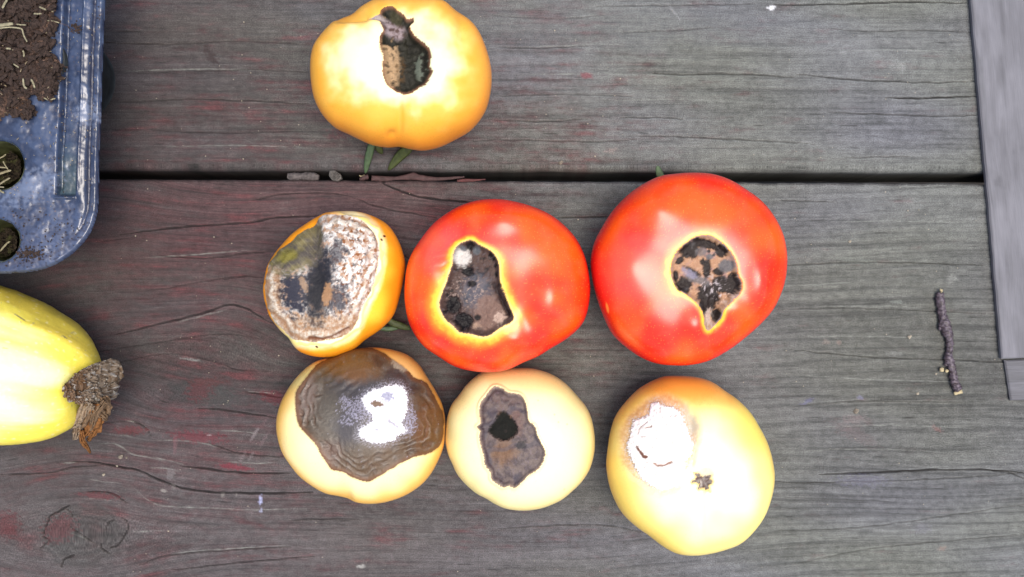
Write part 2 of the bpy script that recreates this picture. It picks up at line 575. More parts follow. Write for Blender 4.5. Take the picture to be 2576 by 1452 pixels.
    # knot rings
    if lower:
        kd = np.hypot((PX - 205) / 112, (PY - 1345) / 84) + 0.12 * perlin(PX / 40, PY / 40, 5)
        km = 1 - ss(.8, 1.1, kd)
        kr = np.sin(kd * 26 + 3 * perlin(PX / 60, PY / 60, 9))
        col = mix(col, A(74, 76, 74), km * .5)
        col = col * (1 + km * .14 * kr)[..., None]
        relief += km * .08 * kr
        k2 = 1 - ss(.5, 1.2, np.hypot((PX - 470) / 60, (PY - 985) / 34) + .3 * perlin(PX / 14, PY / 14, 4))
        col = mix(col, A(52, 58, 58), .5 * k2)
    # traced checks
    for line, hw, dep in CRACKS:
        L_ = smooth_poly(line, 5, False)
        x0, y0 = L_.min(0) - 8
        x1, y1 = L_.max(0) + 8
        if (y1 < PY.min()) or (y0 > PY.max()):
            continue
        m = (PX > x0) & (PX < x1) & (PY > y0) & (PY < y1)
        if not m.any():
            continue
        jx, jy = PX[m] + 1.5 * perlin(PX[m] / 14, PY[m] / 14, 18), PY[m] + 1.6 * perlin(PX[m] / 34, PY[m] / 34, 12)
        d, t = ldist(jx, jy, L_)
        tw = 1.15 * hw * (0.35 + 0.65 * np.clip(4 * t * (1 - t) * 1.6, 0, 1)) * (0.8 + .35 * perlin(jx / 30, jy / 30, 14)) + .35
        c = 1 - ss(tw * .5, tw * 1.5, d)
        relief[m] -= 1.1 * dep * c
        col[m] = mix(col[m], A(28, 27, 28), .88 * dep * c)
        lip = np.exp(-((d - tw * 2.1) / 1.3) ** 2) * (PY[m] > 0)
        col[m] = col[m] * (1 + .30 * dep * lip)[..., None]
    # scuffs, paint splashes, scratches
    def splash(x, y, rx, ry, ang, c, amt, n=.35):
        nonlocal col
        q = blob(PX, PY, x, y, rx, ry, ang, .35, n * perlin(PX / 7, PY / 7, int(x) % 97))
        col = mix(col, c, amt * q)
    if lower:
        splash(655, 1258, 3.5, 14, 4, A(190, 195, 235), .9, .8)
        splash(656, 1284, 3, 8, 0, A(190, 195, 225), .7, .8)
        splash(430, 1192, 10, 14, 0, A(140, 138, 138), .5, .9)
        splash(441, 1115, 5, 28, 3, A(135, 100, 105), .5)
        splash(412, 1235, 7, 4, 20, A(160, 155, 150), .8)
        splash(436, 1226, 5, 9, -20, A(135, 130, 128), .6)
        splash(560, 1247, 4, 6, 0, A(150, 145, 140), .7)
        splash(594, 1245, 4, 4, 0, A(140, 135, 130), .7)
        splash(640, 1093, 3.4, 20, 32, A(150, 140, 142), .7)
        splash(665, 1105, 3.4, 24, 32, A(130, 110, 114), .5)
        splash(610, 1150, 3.4, 16, 30, A(140, 128, 130), .5)
        splash(632, 1148, 3, 12, 28, A(140, 132, 134), .55)
        splash(665, 1062, 3.2, 20, 30, A(120, 96, 100), .5)
        splash(525, 1095, 6, 2, 0, A(190, 190, 190), .8)
        splash(480, 905, 26, 3, 6, A(140, 145, 142), .6, .6)
        splash(2360, 1080, 14, 5, 30, A(150, 110, 105), .5, .8)
        splash(2150, 1090, 60, 16, 30, A(130, 105, 108), .22, .8)
        splash(2370, 1380, 9, 7, 0, A(160, 140, 130), .6, .6)
        splash(2320, 1330, 20, 12, 0, A(140, 140, 150), .35, .9)
        splash(2110, 862, 6, 5, 0, A(160, 140, 130), .5, .6)
        splash(540, 1000, 60, 26, 10, A(70, 76, 74), .55, 1.0)
        splash(500, 985, 30, 20, 0, A(110, 45, 52), .45, .9)
        splash(690, 1000, 36, 14, 10, A(124, 46, 56), .5, .8)
        splash(330, 1083, 40, 10, 0, A(120, 46, 52), .5, .7)
        splash(500, 1100, 60, 14, 5, A(128, 46, 60), .5, .8)
        splash(590, 1175, 40, 7, 6, A(140, 40, 60), .6, .7)
        splash(250, 1248, 50, 8, 5, A(118, 48, 56), .5, .7)
        splash(150, 1330, 40, 30, -30, A(112, 52, 58), .45, .8)
        splash(20, 1320, 30, 30, 0, A(104, 46, 50), .5, .8)
        splash(520, 960, 40, 10, 0, A(108, 50, 50), .4, .8)
        splash(2080, 860, 8, 6, 0, A(165, 150, 140), .4, .8)
        splash(2260, 760, 14, 5, 0, A(150, 156, 148), .5, .8)
        splash(2150, 655, 50, 7, 5, A(140, 146, 138), .4, .8)
        splash(2250, 890, 16, 6, 0, A(150, 152, 148), .5, .8)
        splash(2395, 700, 10, 8, 0, A(160, 162, 156), .6, .9)
        splash(2030, 1010, 16, 5, -30, A(116, 116, 158), .5, .8)
        splash(2165, 1000, 8, 5, 0, A(150, 150, 180), .5, .8)
        splash(2150, 1055, 26, 12, 0, A(146, 132, 132), .4, .8)
        splash(910, 1425, 12, 4, 0, A(190, 190, 185), .7, .7)
        splash(2170, 1210, 60, 14, 0, A(125, 125, 145), .4, .9)
    else:
        splash(1940, 20, 9, 6, 0, A(250, 252, 255), 1., .6)
        splash(1695, 30, 3, 22, -38, A(165, 165, 165), .6, .6)
        splash(1537, 380, 14, 6, -10, A(165, 150, 145), .55, .9)
        splash(1400, 400, 22, 6, 0, A(150, 150, 148), .4, .9)
        splash(1475, 190, 16, 7, 10, A(150, 84, 92), .7, .5)
        splash(530, 140, 24, 10, 55, A(58, 42, 42), .6, .9)
        splash(455, 122, 14, 5, 10, A(58, 42, 42), .5, .9)
        splash(2200, 300, 30, 14, 0, A(84, 88, 88), .4, .6)
        splash(1930, 175, 22, 8, 0, A(150, 152, 150), .3, .9)
        splash(2270, 170, 10, 10, 0, A(165, 168, 165), .5, 1.1)
        splash(1540, 330, 10, 16, 8, A(150, 150, 150), .4, .5)
        splash(900, 330, 60, 12, 0, A(118, 50, 60), .35, .8)
        splash(850, 345, 30, 6, 0, A(118, 50, 60), .35, .8)
        # pale blue-grey patch near the top of the upper plank
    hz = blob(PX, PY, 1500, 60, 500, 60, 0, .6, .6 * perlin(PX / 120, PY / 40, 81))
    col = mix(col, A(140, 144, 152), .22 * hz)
    X, Y, _ = W(PX, PY)
    Z = relief * 1e-3
    G = np.stack([PX, V, np.zeros_like(PX)], -1) * 1e-3 * .2
    rows, cols_, gr = [], [], []
    def edge_profile(i, sgn, prof):
        """rows hugging a long edge: sgn +1 outward = +y world"""
        out = []
        for (dy, dz) in prof:
            out.append((X[i], Y[i] + sgn * dy * 1e-3, np.full_like(X[i], dz * 1e-3) + Z[i] * (dz > -1.5) + (1e-4 * fbm(PX[i] / 200, PX[i] * 0 + dz * 4, 2))))
        return out
    round_t = [(0.45, -0.12), (0.85, -0.38), (1.15, -0.8), (1.3, -1.4), (1.35, -thick)] if lower else \
              [(0.5, -0.2), (1.0, -0.8), (1.2, -1.5), (1.3, -thick)]
    round_b = [(0.6, -0.12), (1.3, -0.4), (1.9, -0.85), (2.4, -1.4), (2.8, -2.2), (2.95, -3.2), (3.0, -6), (3.0, -12), (3.0, -20), (3.0, -thick)] if not lower else \
              [(0.5, -0.2), (1.0, -0.8), (1.2, -1.5), (1.3, -thick)]
    RX, RY, RZ, RC, RG = [], [], [], [], []
    for q in reversed(edge_profile(0, +1, round_t)):
        RX.append(q[0]); RY.append(q[1]); RZ.append(q[2]); RC.append(mix(col[0], A(60, 50, 50), 0 * X[0] + .5)); RG.append(G[0] + np.array([0, q[2][0], 0]))
    for i in range(len(ys)):
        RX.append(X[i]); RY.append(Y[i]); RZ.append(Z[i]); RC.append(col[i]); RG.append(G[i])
    for n_, q in enumerate(edge_profile(-1, -1, round_b)):
        c = mix(col[-1], A(52, 46, 46), 0 * X[0] + min(.25, .06 * n_))
        c = c * (1 + .35 * fbm(PX[0] / 160, PX[0] * 0 + n_ * 2.3, 77))[:, None]
        RX.append(q[0]); RY.append(q[1]); RZ.append(q[2]); RC.append(c); RG.append(G[-1] + np.array([0, q[2][0], 0]))
    X, Y, Z = np.array(RX), np.array(RY), np.array(RZ)
    C, GG = np.array(RC), np.array(RG)
    n, m = X.shape
    Vv = np.stack([X, Y, Z], -1).reshape(-1, 3)
    F = grid_faces(n, m)                      # top; rows go down the picture -> flip for upward normals
    # underside and ends
    base = len(Vv)
    q0, q1 = 0, (n - 1) * m
    under = np.array([[q0, q0 + m - 1, q1 + m - 1, q1]])
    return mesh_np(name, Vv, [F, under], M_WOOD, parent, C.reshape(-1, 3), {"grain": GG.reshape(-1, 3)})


deck = empty("wooden_deck", (0, 0, 0), kind="structure")
plank("plank", (-700, 3300), -560, 413, 38, deck, 0, None, None, False)
plank("plank", (-700, 3300), 458, 1640, 38, deck, 1, None, None, True)
gm = plain_mat("dark_soil", (0.03, 0.026, 0.022), rough=0.95, noise_scale=60)
gv = np.array([(-2, -2, -.35), (2, -2, -.35), (2, 2, -.35), (-2, 2, -.35)], float)
tag(mesh_np("ground", gv, np.array([[0, 1, 2, 3]]), gm), kind="structure")

# ---------------------------------------------------------------- domes (tomatoes, squash)
def radial(outline, c):
    P = smooth_poly(outline, 8)
    th = np.arctan2(-(P[:, 1] - c[1]), P[:, 0] - c[0])
    r = np.hypot(P[:, 0] - c[0], P[:, 1] - c[1])
    o = np.argsort(th)
    th, r = th[o], r[o]
    g = np.linspace(-np.pi, np.pi, 721)[:-1]
    rr = np.interp(g, np.r_[th - 2 * np.pi, th, th + 2 * np.pi], np.r_[r, r, r])
    k = np.exp(-(np.arange(-8, 9) / 3.0) ** 2)
    k /= k.sum()
    return g, np.convolve(np.r_[rr[-8:], rr, rr[:8]], k, 'valid')


def lookup(th, g, r):
    return np.interp(np.mod(th + np.pi, 2 * np.pi) - np.pi, np.r_[g, np.pi], np.r_[r, r[0]])


def normals(X, Y, Z):
    P = np.stack([X, Y, Z], -1)
    du, dv = np.gradient(P, axis=1), np.gradient(P, axis=0)
    n = np.cross(du, dv)
    n /= np.linalg.norm(n, axis=-1, keepdims=True) + 1e-12
    return n


def dome(outline, c, h, ze, N, nexp=2.2, peak=(0, 0)):
    g, R = radial(outline, c)
    target = R.copy()
    u = np.linspace(-1, 1, N + 1)

    def build(n, R):
        u = np.linspace(-1, 1, n + 1)
        U, Vv = np.meshgrid(u, u)
        # concentric square-to-disc
        a = np.where(np.abs(U) > np.abs(Vv), U, Vv)
        with np.errstate(divide='ignore', invalid='ignore'):
            th = np.where(np.abs(U) > np.abs(Vv), np.pi / 4 * (Vv / U), np.pi / 2 - np.pi / 4 * (U / Vv))
        th = np.where(np.isnan(th), 0, th)
        x, y = a * np.cos(th), a * np.sin(th)
        rho, th = np.hypot(x, y), np.arctan2(y, x)
        rr = np.clip(rho / .86, 0, 1)
        phi = .5 * np.arcsin(rr) + .5 * rr * np.pi / 2
        phi = np.where(rho > .86, np.pi / 2 + (rho - .86) / .14 * (np.pi / 2 * .92), phi)
        r = np.sin(phi) ** (2 / nexp)
        cz = np.sign(np.cos(phi)) * np.abs(np.cos(phi)) ** (2 / nexp)
        z = ze + np.where(cz > 0, (h - ze), ze) * cz
        Rw = lookup(th, g, R) * (HC - ze) * TK
        cx, cy, _ = W(c[0], c[1], ze)
        sh = np.clip(cz, 0, 1)
        return cx + Rw * r * np.cos(th) + peak[0] * sh, cy + Rw * r * np.sin(th) + peak[1] * sh, z
    for _ in range(4):
        X, Y, Z = build(120, R)
        px, py = proj(X, Y, Z)
        t = np.arctan2(-(py - c[1]), px - c[0]).ravel()
        q = np.hypot(px - c[0], py - c[1]).ravel()
        bi = ((t + np.pi) / (2 * np.pi) * 120).astype(int) % 120
        mx = np.zeros(120)
        np.maximum.at(mx, bi, q)
        bc = (np.arange(120) + .5) / 120 * 2 * np.pi - np.pi
        cur = np.interp(g, np.r_[bc[-1] - 2 * np.pi, bc, bc[0] + 2 * np.pi], np.r_[mx[-1], mx, mx[0]])
        tb = np.zeros(120)
        np.maximum.at(tb, (((g + np.pi) / (2 * np.pi) * 120).astype(int)) % 120, target)
        tg = np.interp(g, np.r_[bc[-1] - 2 * np.pi, bc, bc[0] + 2 * np.pi], np.r_[tb[-1], tb, tb[0]])
        q_ = tg / cur - 1
        kk = np.exp(-(np.arange(-24, 25) / 11.0) ** 2)
        q_ = np.convolve(np.r_[q_[-24:], q_, q_[:24]], kk / kk.sum(), 'valid')
        R = R * (1 + .9 * q_)
    return build(N, R)


def sepal(parent, pts, w0, z0, z1, mat, hump=0.0):
    """pointed leafy blade along traced points, real thickness, rising from z0 to z1"""
    L_ = smooth_poly(pts, 5, False)
    n = len(L_)
    zs = np.linspace(z0, z1, n) + hump * np.sin(np.linspace(0, np.pi, n))
    P = np.array([W(L_[i, 0], L_[i, 1], zs[i]) for i in range(n)])
    t = np.linspace(0, 1, n)
    rad = w0 * (0.55 + .9 * t) * (1 - t ** 2.5) ** .9 * .8 + 0.00022
    V, F = tube(P, rad, 8, 0.35, 3)
    return mesh_np("sepal", V, F, mat, parent)


M_SEPAL = plain_mat("green_sepal", A(110, 140, 100, .36), rough=.55, noise_scale=500, dark=.7)
M_SEPAL2 = plain_mat("olive_sepal", A(105, 120, 70, .34), rough=.55, noise_scale=500, dark=.7)


def islands(m):
    lab = np.zeros(m.shape, int)
    cur = 0
    n_, m_ = m.shape
    mm = m.tolist()
    ll = lab.tolist()
    sizes = [0]
    for i in range(n_):
        for j in range(m_):
            if mm[i][j] and not ll[i][j]:
                cur += 1
                st = [(i, j)]
                ll[i][j] = cur
                c = 0
                while st:
                    a, b = st.pop()
                    c += 1
                    for x, y in ((a + 1, b), (a - 1, b), (a, b + 1), (a, b - 1)):
                        if 0 <= x < n_ and 0 <= y < m_ and mm[x][y] and not ll[x][y]:
                            ll[x][y] = cur
                            st.append((x, y))
                sizes.append(c)
    return np.array(ll), sizes


def clean_mask(fp):
    for k in sorted(set(fp.ravel()) - {0}, reverse=True):
        lab, sz = islands(fp == k)
        big = int(np.argmax(sz))
        small = (lab > 0) & (lab != big)
        fp = np.where(small, 1 if (k == 2 and (fp == 1).sum() > (fp == 2).sum() and ISLAND_IN_ROT[0]) else 0, fp)
    for k in (1, 0):
        lab, sz = islands(fp == k)
        if len(sz) > 2:
            big = int(np.argmax(sz))
            fp = np.where((lab > 0) & (lab != big), 1 - k, fp)
    return fp


ISLAND_IN_ROT = [True]


def tomato(outline, c, h, ze, painter, skin_mat, label, N=300, nexp=2.2, peak=(0, 0)):
    X, Y, Z = dome(outline, c, h, ze, N, nexp, peak)
    px, py = proj(X, Y, Z)
    n = normals(X, Y, Z)
    up = np.clip(n[..., 2], 0, 1)
    D = painter(px, py, up, 'shape')
    dsp = D['disp'] * 1e-3 * ss(.02, .5, up)
    X, Y, Z = X + n[..., 0] * dsp, Y + n[..., 1] * dsp, Z + n[..., 2] * dsp
    pore = perlin(px / 3.4, py / 3.4, 95) * ss(-.1, .4, perlin(px / 60, py / 60, 96))
    D['col'] = D['col'] * (1 - .16 * ss(.35, .7, pore) + .02 * fbm(px / 9, py / 9, 97, 3))[..., None]
    V = np.stack([X, Y, np.maximum(Z, 0.0006)], -1).reshape(-1, 3)
    F = grid_faces(N + 1, N + 1)
    col = D['col'].reshape(-1, 3)
    gloss = D['gloss'].reshape(-1)
    root = empty("tomato", (*W(c[0], c[1], ze)[:2], 0), label, "tomato", "tomatoes with blossom end rot")
    # base cap
    b = np.r_[np.arange(0, N), [(i + 1) * (N + 1) - 1 for i in range(N)],
              np.arange((N + 1) * (N + 1) - 1, N * (N + 1), -1), [(N - i) * (N + 1) for i in range(N)]]
    ci = len(V)
    V = np.vstack([V, [[*W(c[0], c[1], ze)[:2], 0.0008]]])
    col = np.vstack([col, col[:1]])
    gloss = np.r_[gloss, gloss[:1]]
    cap = np.stack([np.full(len(b), ci), np.roll(b, -1), b], 1)
    part = D['part'].reshape(-1)           # 0 skin, 1 rot, 2 mould...
    part = np.r_[part, 0]
    fp = clean_mask(part[F].max(1).reshape(N, N)).ravel()
    names = D['names']
    for k in range(len(names)):
        keep = fp == k
        if not keep.any():
            continue
        V2, F2, c2, a2 = sub_faces(V, F, keep, col, {"gloss": gloss})
        if k == 0:
            used = np.unique(np.r_[F[keep].ravel(), cap.ravel()])
            rm = np.full(len(V), -1)
            rm[used] = np.arange(len(used))
            V2, c2, a2 = V[used], col[used], {"gloss": gloss[used]}
            F2 = [rm[F[keep]], rm[cap]]
        mesh_np(names[k], V2, F2, skin_mat if k == 0 else (M_ROTG if 'white_mould' in names and k == 1 else M_ROT), root, c2, a2)
    return root


def bumps(px, py, lst):
    d = np.zeros(px.shape)
    for x, y, s, a in lst:
        sx, sy = (s, s) if not isinstance(s, tuple) else s
        d += a * np.exp(-((px - x) / sx) ** 2 - ((py - y) / sy) ** 2)
    return d


def bc(px, c):
    return np.zeros(px.shape + (3,)) + np.asarray(c)


# ---- tomato 1: top, yellow orange
Z1 = (710.3, 0, 0.3261)
O1 = cv([(215, 560), (225, 400), (270, 300), (350, 205), (430, 140), (550, 90), (640, 30), (740, -15), (950, -35), (1150, -20), (1260, 15), (1340, 80), (1440, 150), (1520, 250), (1580, 400), (1612, 560), (1605, 720), (1560, 870), (1460, 1000), (1330, 1080), (1200, 1140), (1080, 1162), (980, 1150), (900, 1132), (800, 1137), (680, 1115), (560, 1060), (500, 1030), (400, 980), (300, 870), (240, 740)], *Z1)
R1 = cv([(795, 40), (850, 32), (890, 60), (940, 95), (965, 125), (1010, 120), (1015, 150), (985, 180), (1010, 235), (1060, 290), (1110, 340), (1140, 385), (1148, 450), (1140, 510), (1158, 550), (1140, 590), (1110, 650), (1060, 680), (1010, 715), (950, 735), (890, 725), (840, 690), (800, 650), (775, 580), (770, 500), (775, 430), (755, 370), (745, 300), (760, 250), (775, 220), (755, 175), (735, 150), (655, 143), (740, 105), (760, 65)], *Z1)


def paint1(px, py, up, _):
    zx, zy = (px - Z1[0]) / Z1[2], py / Z1[2]
    w = 1.2 * perlin(px / 8, py / 8, 3)
    sd = sdist(px, py, smooth_poly(R1, 3)) + w
    b = bumps(px, py, [(905, 170, (60, 90), 2.2), (1130, 190, (55, 95), 2.4), (1100, 290, (50, 45), 1.4), (985, 340, 12, -1.2),
                       (1005, 300, (10, 60), -1.0), (940, 300, (45, 45), 1.0), (880, 40, (40, 12), -2.2), (1010, 130, (55, 110), -3.0),
                       (1160, 60, (16, 60), -1.0)])
    ns = fbm(px / 18, py / 18, 5, 4)
    ins = ss(3, -15, sd)
    disp = b - ins * 2.2 + ins * .7 * ns - .6 * blob(px, py, 1045, 110, 30, 60, 0, .5) * ins * 2
    crease = ldist(px, py, [(918, 47), (880, 49), (850, 50)])[0]
    disp -= .9 * np.exp(-(crease / 7) ** 2)
    n1 = fbm(px / 60, py / 60, 7, 3)
    n2 = fbm(px / 14, py / 14, 17, 3)
    col = bc(px, (0.84, 0.40, 0.045))
    pale = ss(-.35, .85, 1.5 * (up - .62) + .5 * n1 - .55 * blob(px, py, 980, 300, 120, 55, 0, .6) - .35 * ss(830, 790, px))  # brightly lit crown painted in as paler skin
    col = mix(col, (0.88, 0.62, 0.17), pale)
    col = mix(col, (0.90, 0.80, 0.50), ss(.72, .98, up + .12 * n1) * .8)  # near-white colour stands in for the clipped light on top
    col = mix(col, (0.82, 0.28, 0.02), ss(.55, .1, up) * .8)  # shade on the steep rim painted as deeper orange
    col = mix(col, (0.35, 0.52, 0.36), .7 * np.exp(-((sd - 3) / 4.5) ** 2) * ss(1030, 1060, px))
    # lesion
    dark = A(48, 46, 36)
    rot = bc(px, dark) * (1 + .5 * ns)[..., None]
    tan = ss(-.15, .15, .9 * blob(px, py, Z1[0] + 810 * Z1[2], 500 * Z1[2], 32, 60, 0, .45) + .6 * ns - .35)
    tan *= ss(1020, 985, px + 14 * ns)
    rot = mix(rot, A(205, 170, 128), tan)
    rot = mix(rot, A(90, 74, 56), ss(.1, .5, n2) * tan * .8)
    neck = blob(px, py, 985, 62, 34, 22, 20, .4, .2 * ns)
    rot = mix(rot, mix(bc(px, A(178, 160, 160)), A(110, 88, 82), ss(-.2, .4, n2)), neck)
    top = blob(px, py, 995, 33, 20, 14, 40, .3, .25 * ns)
    rot = mix(rot, A(80, 76, 54), top)
    rot = mix(rot, A(120, 128, 112), ss(.25, .5, ns + .5 * blob(px, py, 1062, 165, 14, 36, 10, .5)) * blob(px, py, 1062, 170, 20, 40, 0, .5) * .8)
    rot = mix(rot, A(110, 76, 30), .6 * blob(px, py, 1005, 175, 14, 40, 0, .6) * ss(-.2, .4, n2))
    rot = mix(rot, A(170, 120, 92), ss(-7, -1, sd) * .7)
    rot = mix(rot, A(198, 182, 176), blob(px, py, 940, 43, 26, 8, -8, .5))
    col = np.where((sd < 0)[..., None], rot, col)
    return dict(disp=disp, col=col, gloss=np.where(sd < 0, .55, .3), part=(sd < 0).astype(int), names=["skin", "rotten_patch"])


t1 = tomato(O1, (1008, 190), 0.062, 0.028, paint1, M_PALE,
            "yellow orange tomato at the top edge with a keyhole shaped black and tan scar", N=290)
sepal(t1, cv([(720, 1060), (690, 1120), (660, 1230), (640, 1340)], *Z1), .0024, .014, .004, M_SEPAL)
sepal(t1, cv([(1010, 1050), (970, 1140), (900, 1210), (815, 1315)], *Z1), .0034, .014, .003, M_SEPAL2)
sepal(t1, cv([(700, 1070), (740, 1140), (772, 1188)], *Z1), .0020, .012, .006, M_SEPAL2)

# ---- tomato 2: small orange, mostly rotten face
O2 = cv([(640, 165), (700, 145), (850, 138), (960, 150), (1080, 190), (1180, 250), (1250, 340), (1300, 450), (1328, 580), (1310, 720), (1280, 850), (1230, 1000), (1130, 1110), (1000, 1200), (900, 1280), (760, 1335), (620, 1345), (500, 1320), (430, 1280), (370, 1200), (290, 1120), (220, 1030), (180, 940), (155, 820), (160, 700), (185, 600), (230, 510), (290, 430), (370, 340), (460, 270), (560, 205)], *Z2c)
R2 = cv([(640, 175), (720, 165), (850, 175), (960, 210), (1040, 280), (1090, 360), (1110, 450), (1105, 560), (1085, 660), (1060, 760), (1010, 860), (960, 960), (930, 1050), (880, 1130), (800, 1180), (700, 1205), (600, 1220), (480, 1215), (400, 1195), (330, 1130), (250, 1050), (195, 950), (168, 830), (172, 700), (195, 600), (235, 530), (290, 450), (370, 365), (455, 300), (540, 240), (600, 195)], *Z2c)


def paint2(px, py, up, _):
    zx, zy = (px - Z2c[0]) / Z2c[2], (py - Z2c[1]) / Z2c[2]
    ns = fbm(zx / 60, zy / 60, 25, 5, .6)
    n2 = fbm(zx / 26, zy / 26, 26, 4, .6)
    n3 = perlin(zx / 200, zy / 200, 27)
    sd = sdist(zx, zy, smooth_poly([((a - Z2c[0]) / Z2c[2], (b - Z2c[1]) / Z2c[2]) for a, b in R2], 3)) + 8 * ns
    ins = ss(0, -90, sd)
    disp = bumps(zx, zy, [(590, 620, (150, 300), -3.2), (560, 330, (60, 130), -2.2), (380, 400, (110, 110), -1.2),
                          (880, 480, (180, 200), .8)]) - .8 * ins + .18 * ns * ins + .07 * n2 * ins
    ring = np.sin(sd / 11 + 3.0 * n3 + 2.2 * perlin(zx / 90, zy / 90, 33))
    ringm = ss(-130, -60, sd) * ss(95, 30, sd)
    disp += .22 * ring * ringm
    col = bc(px, (0.80, 0.29, 0.012))
    col = mix(col, (0.85, 0.50, 0.04), ss(.45, .85, up + .2 * n3 + .15 * ss(800, 1200, zy)))  # upward faces painted yellower, as the light brightens them
    cream = ss(85, 25, sd) * ss(700, 1000, zx + .5 * zy)
    col = mix(col, (0.88, 0.80, 0.46), cream)
    col = mix(col, (0.85, 0.66, 0.15), cream * ss(.2, .8, ring) * .7)
    # rot
    rot = bc(px, A(200, 184, 172))
    tq = np.arctan2(zy - 700, zx - 600)
    q4 = .75 * fbm(sd / 24, tq * 6, 226, 4, .6) + .45 * fbm(zx / 46, zy / 46, 227, 4, .6)
    rot = mix(rot, A(255, 250, 242, .6), ss(-.25, .05, q4))
    rot = rot * (1 + .16 * np.sin(sd / 13 + 2.5 * n3) * ss(700, 850, zx))[..., None]
    rot = mix(rot, A(214, 168, 130), .8 * ss(.08, .3, ns + .15 * n3))
    rot = mix(rot, A(170, 110, 66), ss(.25, .45, fbm(zx / 40, zy / 40, 28, 3)) * ss(700, 800, zx))
    rot = mix(rot, A(96, 96, 98), ss(.28, .45, fbm(zx / 34, zy / 50, 29, 4)) * .8)
    low = ss(950, 1040, zy + 50 * ns) + ss(330, 260, zx + 40 * ns) * ss(520, 600, zy)
    rot = mix(rot, mix(bc(px, A(200, 150, 100)), A(232, 205, 175), ss(-.3, .4, n2)), np.clip(low, 0, 1) * .8)
    drk = blob(zx, zy, 600, 720, 130, 330, 6, .45, .55 * ns + .2 * n2)
    drk = np.maximum(drk, blob(zx, zy, 400, 800, 130, 190, -10, .4, .8 * ns + .4 * n2))
    drk = np.maximum(drk, .9 * blob(zx, zy, 760, 860, 100, 120, 0, .4, .9 * ns + .5 * n2))
    drk = np.maximum(drk, .8 * blob(zx, zy, 740, 500, 90, 120, 30, .4, 1.0 * ns + .5 * n2))
    rot = mix(rot, A(66, 66, 78), drk)
    core = blob(zx, zy, 600, 770, 100, 300, 4, .6, .35 * ns)
    rot = mix(rot, A(40, 40, 44), core * .9)
    rot = mix(rot, A(196, 150, 108), .85 * blob(zx, zy, 680, 830, 42, 95, 10, .25, .5 * n2))
    rot = mix(rot, A(190, 158, 128), .8 * blob(zx, zy, 470, 740, 24, 70, -20, .3, .6 * n2))
    streak = perlin((zx + zy) / 300, (zx - zy * .9) / 13, 31)
    olive = blob(zx, zy, 430, 410, 300, 185, -42, .25, .25 * ns)
    olc = mix(mix(bc(px, A(150, 138, 96)), A(112, 104, 96), ss(-.3, .5, n3 + .6 * ns)), A(190, 180, 140), .5 * ss(.1, .6, streak))
    olc = mix(olc, A(170, 160, 60), .7 * blob(zx, zy, 330, 500, 90, 45, -30, .6, .5 * ns))
    olc = mix(olc, A(84, 78, 76), ss(440, 640, zx + .3 * (zy - 400)) * .8)
    rot = mix(rot, olc, olive * ss(660, 620, zx + 10 * n2))
    edge = ringm * (1 - olive)
    rot = mix(rot, A(255, 242, 222), edge * ss(-.1, .6, ring) * (.35 + .6 * ss(-.2, .3, n2)))
    rot = mix(rot, A(186, 138, 100), edge * ss(.3, .9, -ring) * .6)
    rot = mix(rot, A(124, 70, 44), .9 * np.exp(-(ldist(zx, zy + 10 * n2, [(530, 1195), (640, 1200), (720, 1180), (800, 1140), (860, 1110)])[0] / 11) ** 2))
    disp -= .6 * np.exp(-(ldist(zx, zy, [(530, 1195), (640, 1200), (720, 1180), (800, 1140), (860, 1110)])[0] / 14) ** 2)
    for x, y in ((1130, 375), (595, 1262), (1155, 345)):
        q = blob(zx, zy, x, y, 13, 9, 30, .4)
        col = mix(col, A(90, 40, 20), q)
    col = np.where((sd < 0)[..., None], rot, col)
    g = np.where(sd < 0, .5 + .2 * n2, .26)
    g = np.where(sd < 0, np.clip(g - .18 * olive, .2, .8), g)
    return dict(disp=disp, col=col, gloss=g, part=(sd < 0).astype(int), names=["skin", "rotten_patch"])


t2 = tomato(O2, (840, 715), 0.052, 0.028, paint2, M_SKIN,
            "small orange tomato left of the red ones, its face crusted tan and black", N=290, nexp=2.0, peak=(-.003, 0))
sepal(t2, cv([(1150, 1010), (1220, 1060), (1300, 1090), (1375, 1112)], *Z2c), .0022, .012, .008, M_SEPAL2)
sepal(t2, cv([(1080, 1090), (1150, 1110), (1230, 1108), (1310, 1085)], *Z2c), .0014, .010, .008, M_SEPAL)

# ---- red tomatoes
Z3 = (986.5, 457.7, 0.34788)
O3 = cv([(640, 130), (780, 125), (900, 145), (1020, 180), (1140, 235), (1240, 310), (1330, 410), (1390, 530), (1420, 650), (1432, 780), (1420, 900), (1390, 1000), (1330, 1080), (1240, 1150), (1140, 1210), (1050, 1265), (940, 1310), (830, 1360), (700, 1378), (560, 1365), (440, 1330), (330, 1260), (230, 1190), (160, 1100), (115, 1000), (92, 880), (90, 760), (105, 620), (145, 510), (210, 410), (290, 310), (390, 230), (510, 165)], *Z3)
R3 = [(520, 420), (570, 410), (620, 440), (700, 480), (750, 530), (775, 600), (778, 700), (810, 800), (850, 900), (885, 985), (860, 1030), (790, 1065), (740, 1100), (690, 1130), (620, 1130), (550, 1110), (480, 1100), (430, 1050), (380, 1010), (345, 950), (330, 880), (350, 800), (380, 720), (405, 640), (425, 580), (430, 510), (465, 450)]


def red_base(px, py, up, sd, n1, seed):
    n2 = fbm(px / 45, py / 45, seed, 3)
    col = bc(px, (0.74, 0.022, 0.006))
    col = mix(col, (0.79, 0.080, 0.005), ss(-.3, .9, n1 + .25))
    col = mix(col, (0.78, 0.30, 0.20), .05 * ss(.1, .9, n2 + .2))
    col = mix(col, (0.66, 0.012, 0.008), ss(.6, .15, up))  # rim shading painted as darker red on steep faces
    sp = perlin(px / 3.2, py / 3.2, seed + 3)
    col = mix(col, (0.9, 0.35, 0.05), .35 * ss(.55, .75, sp))
    return col


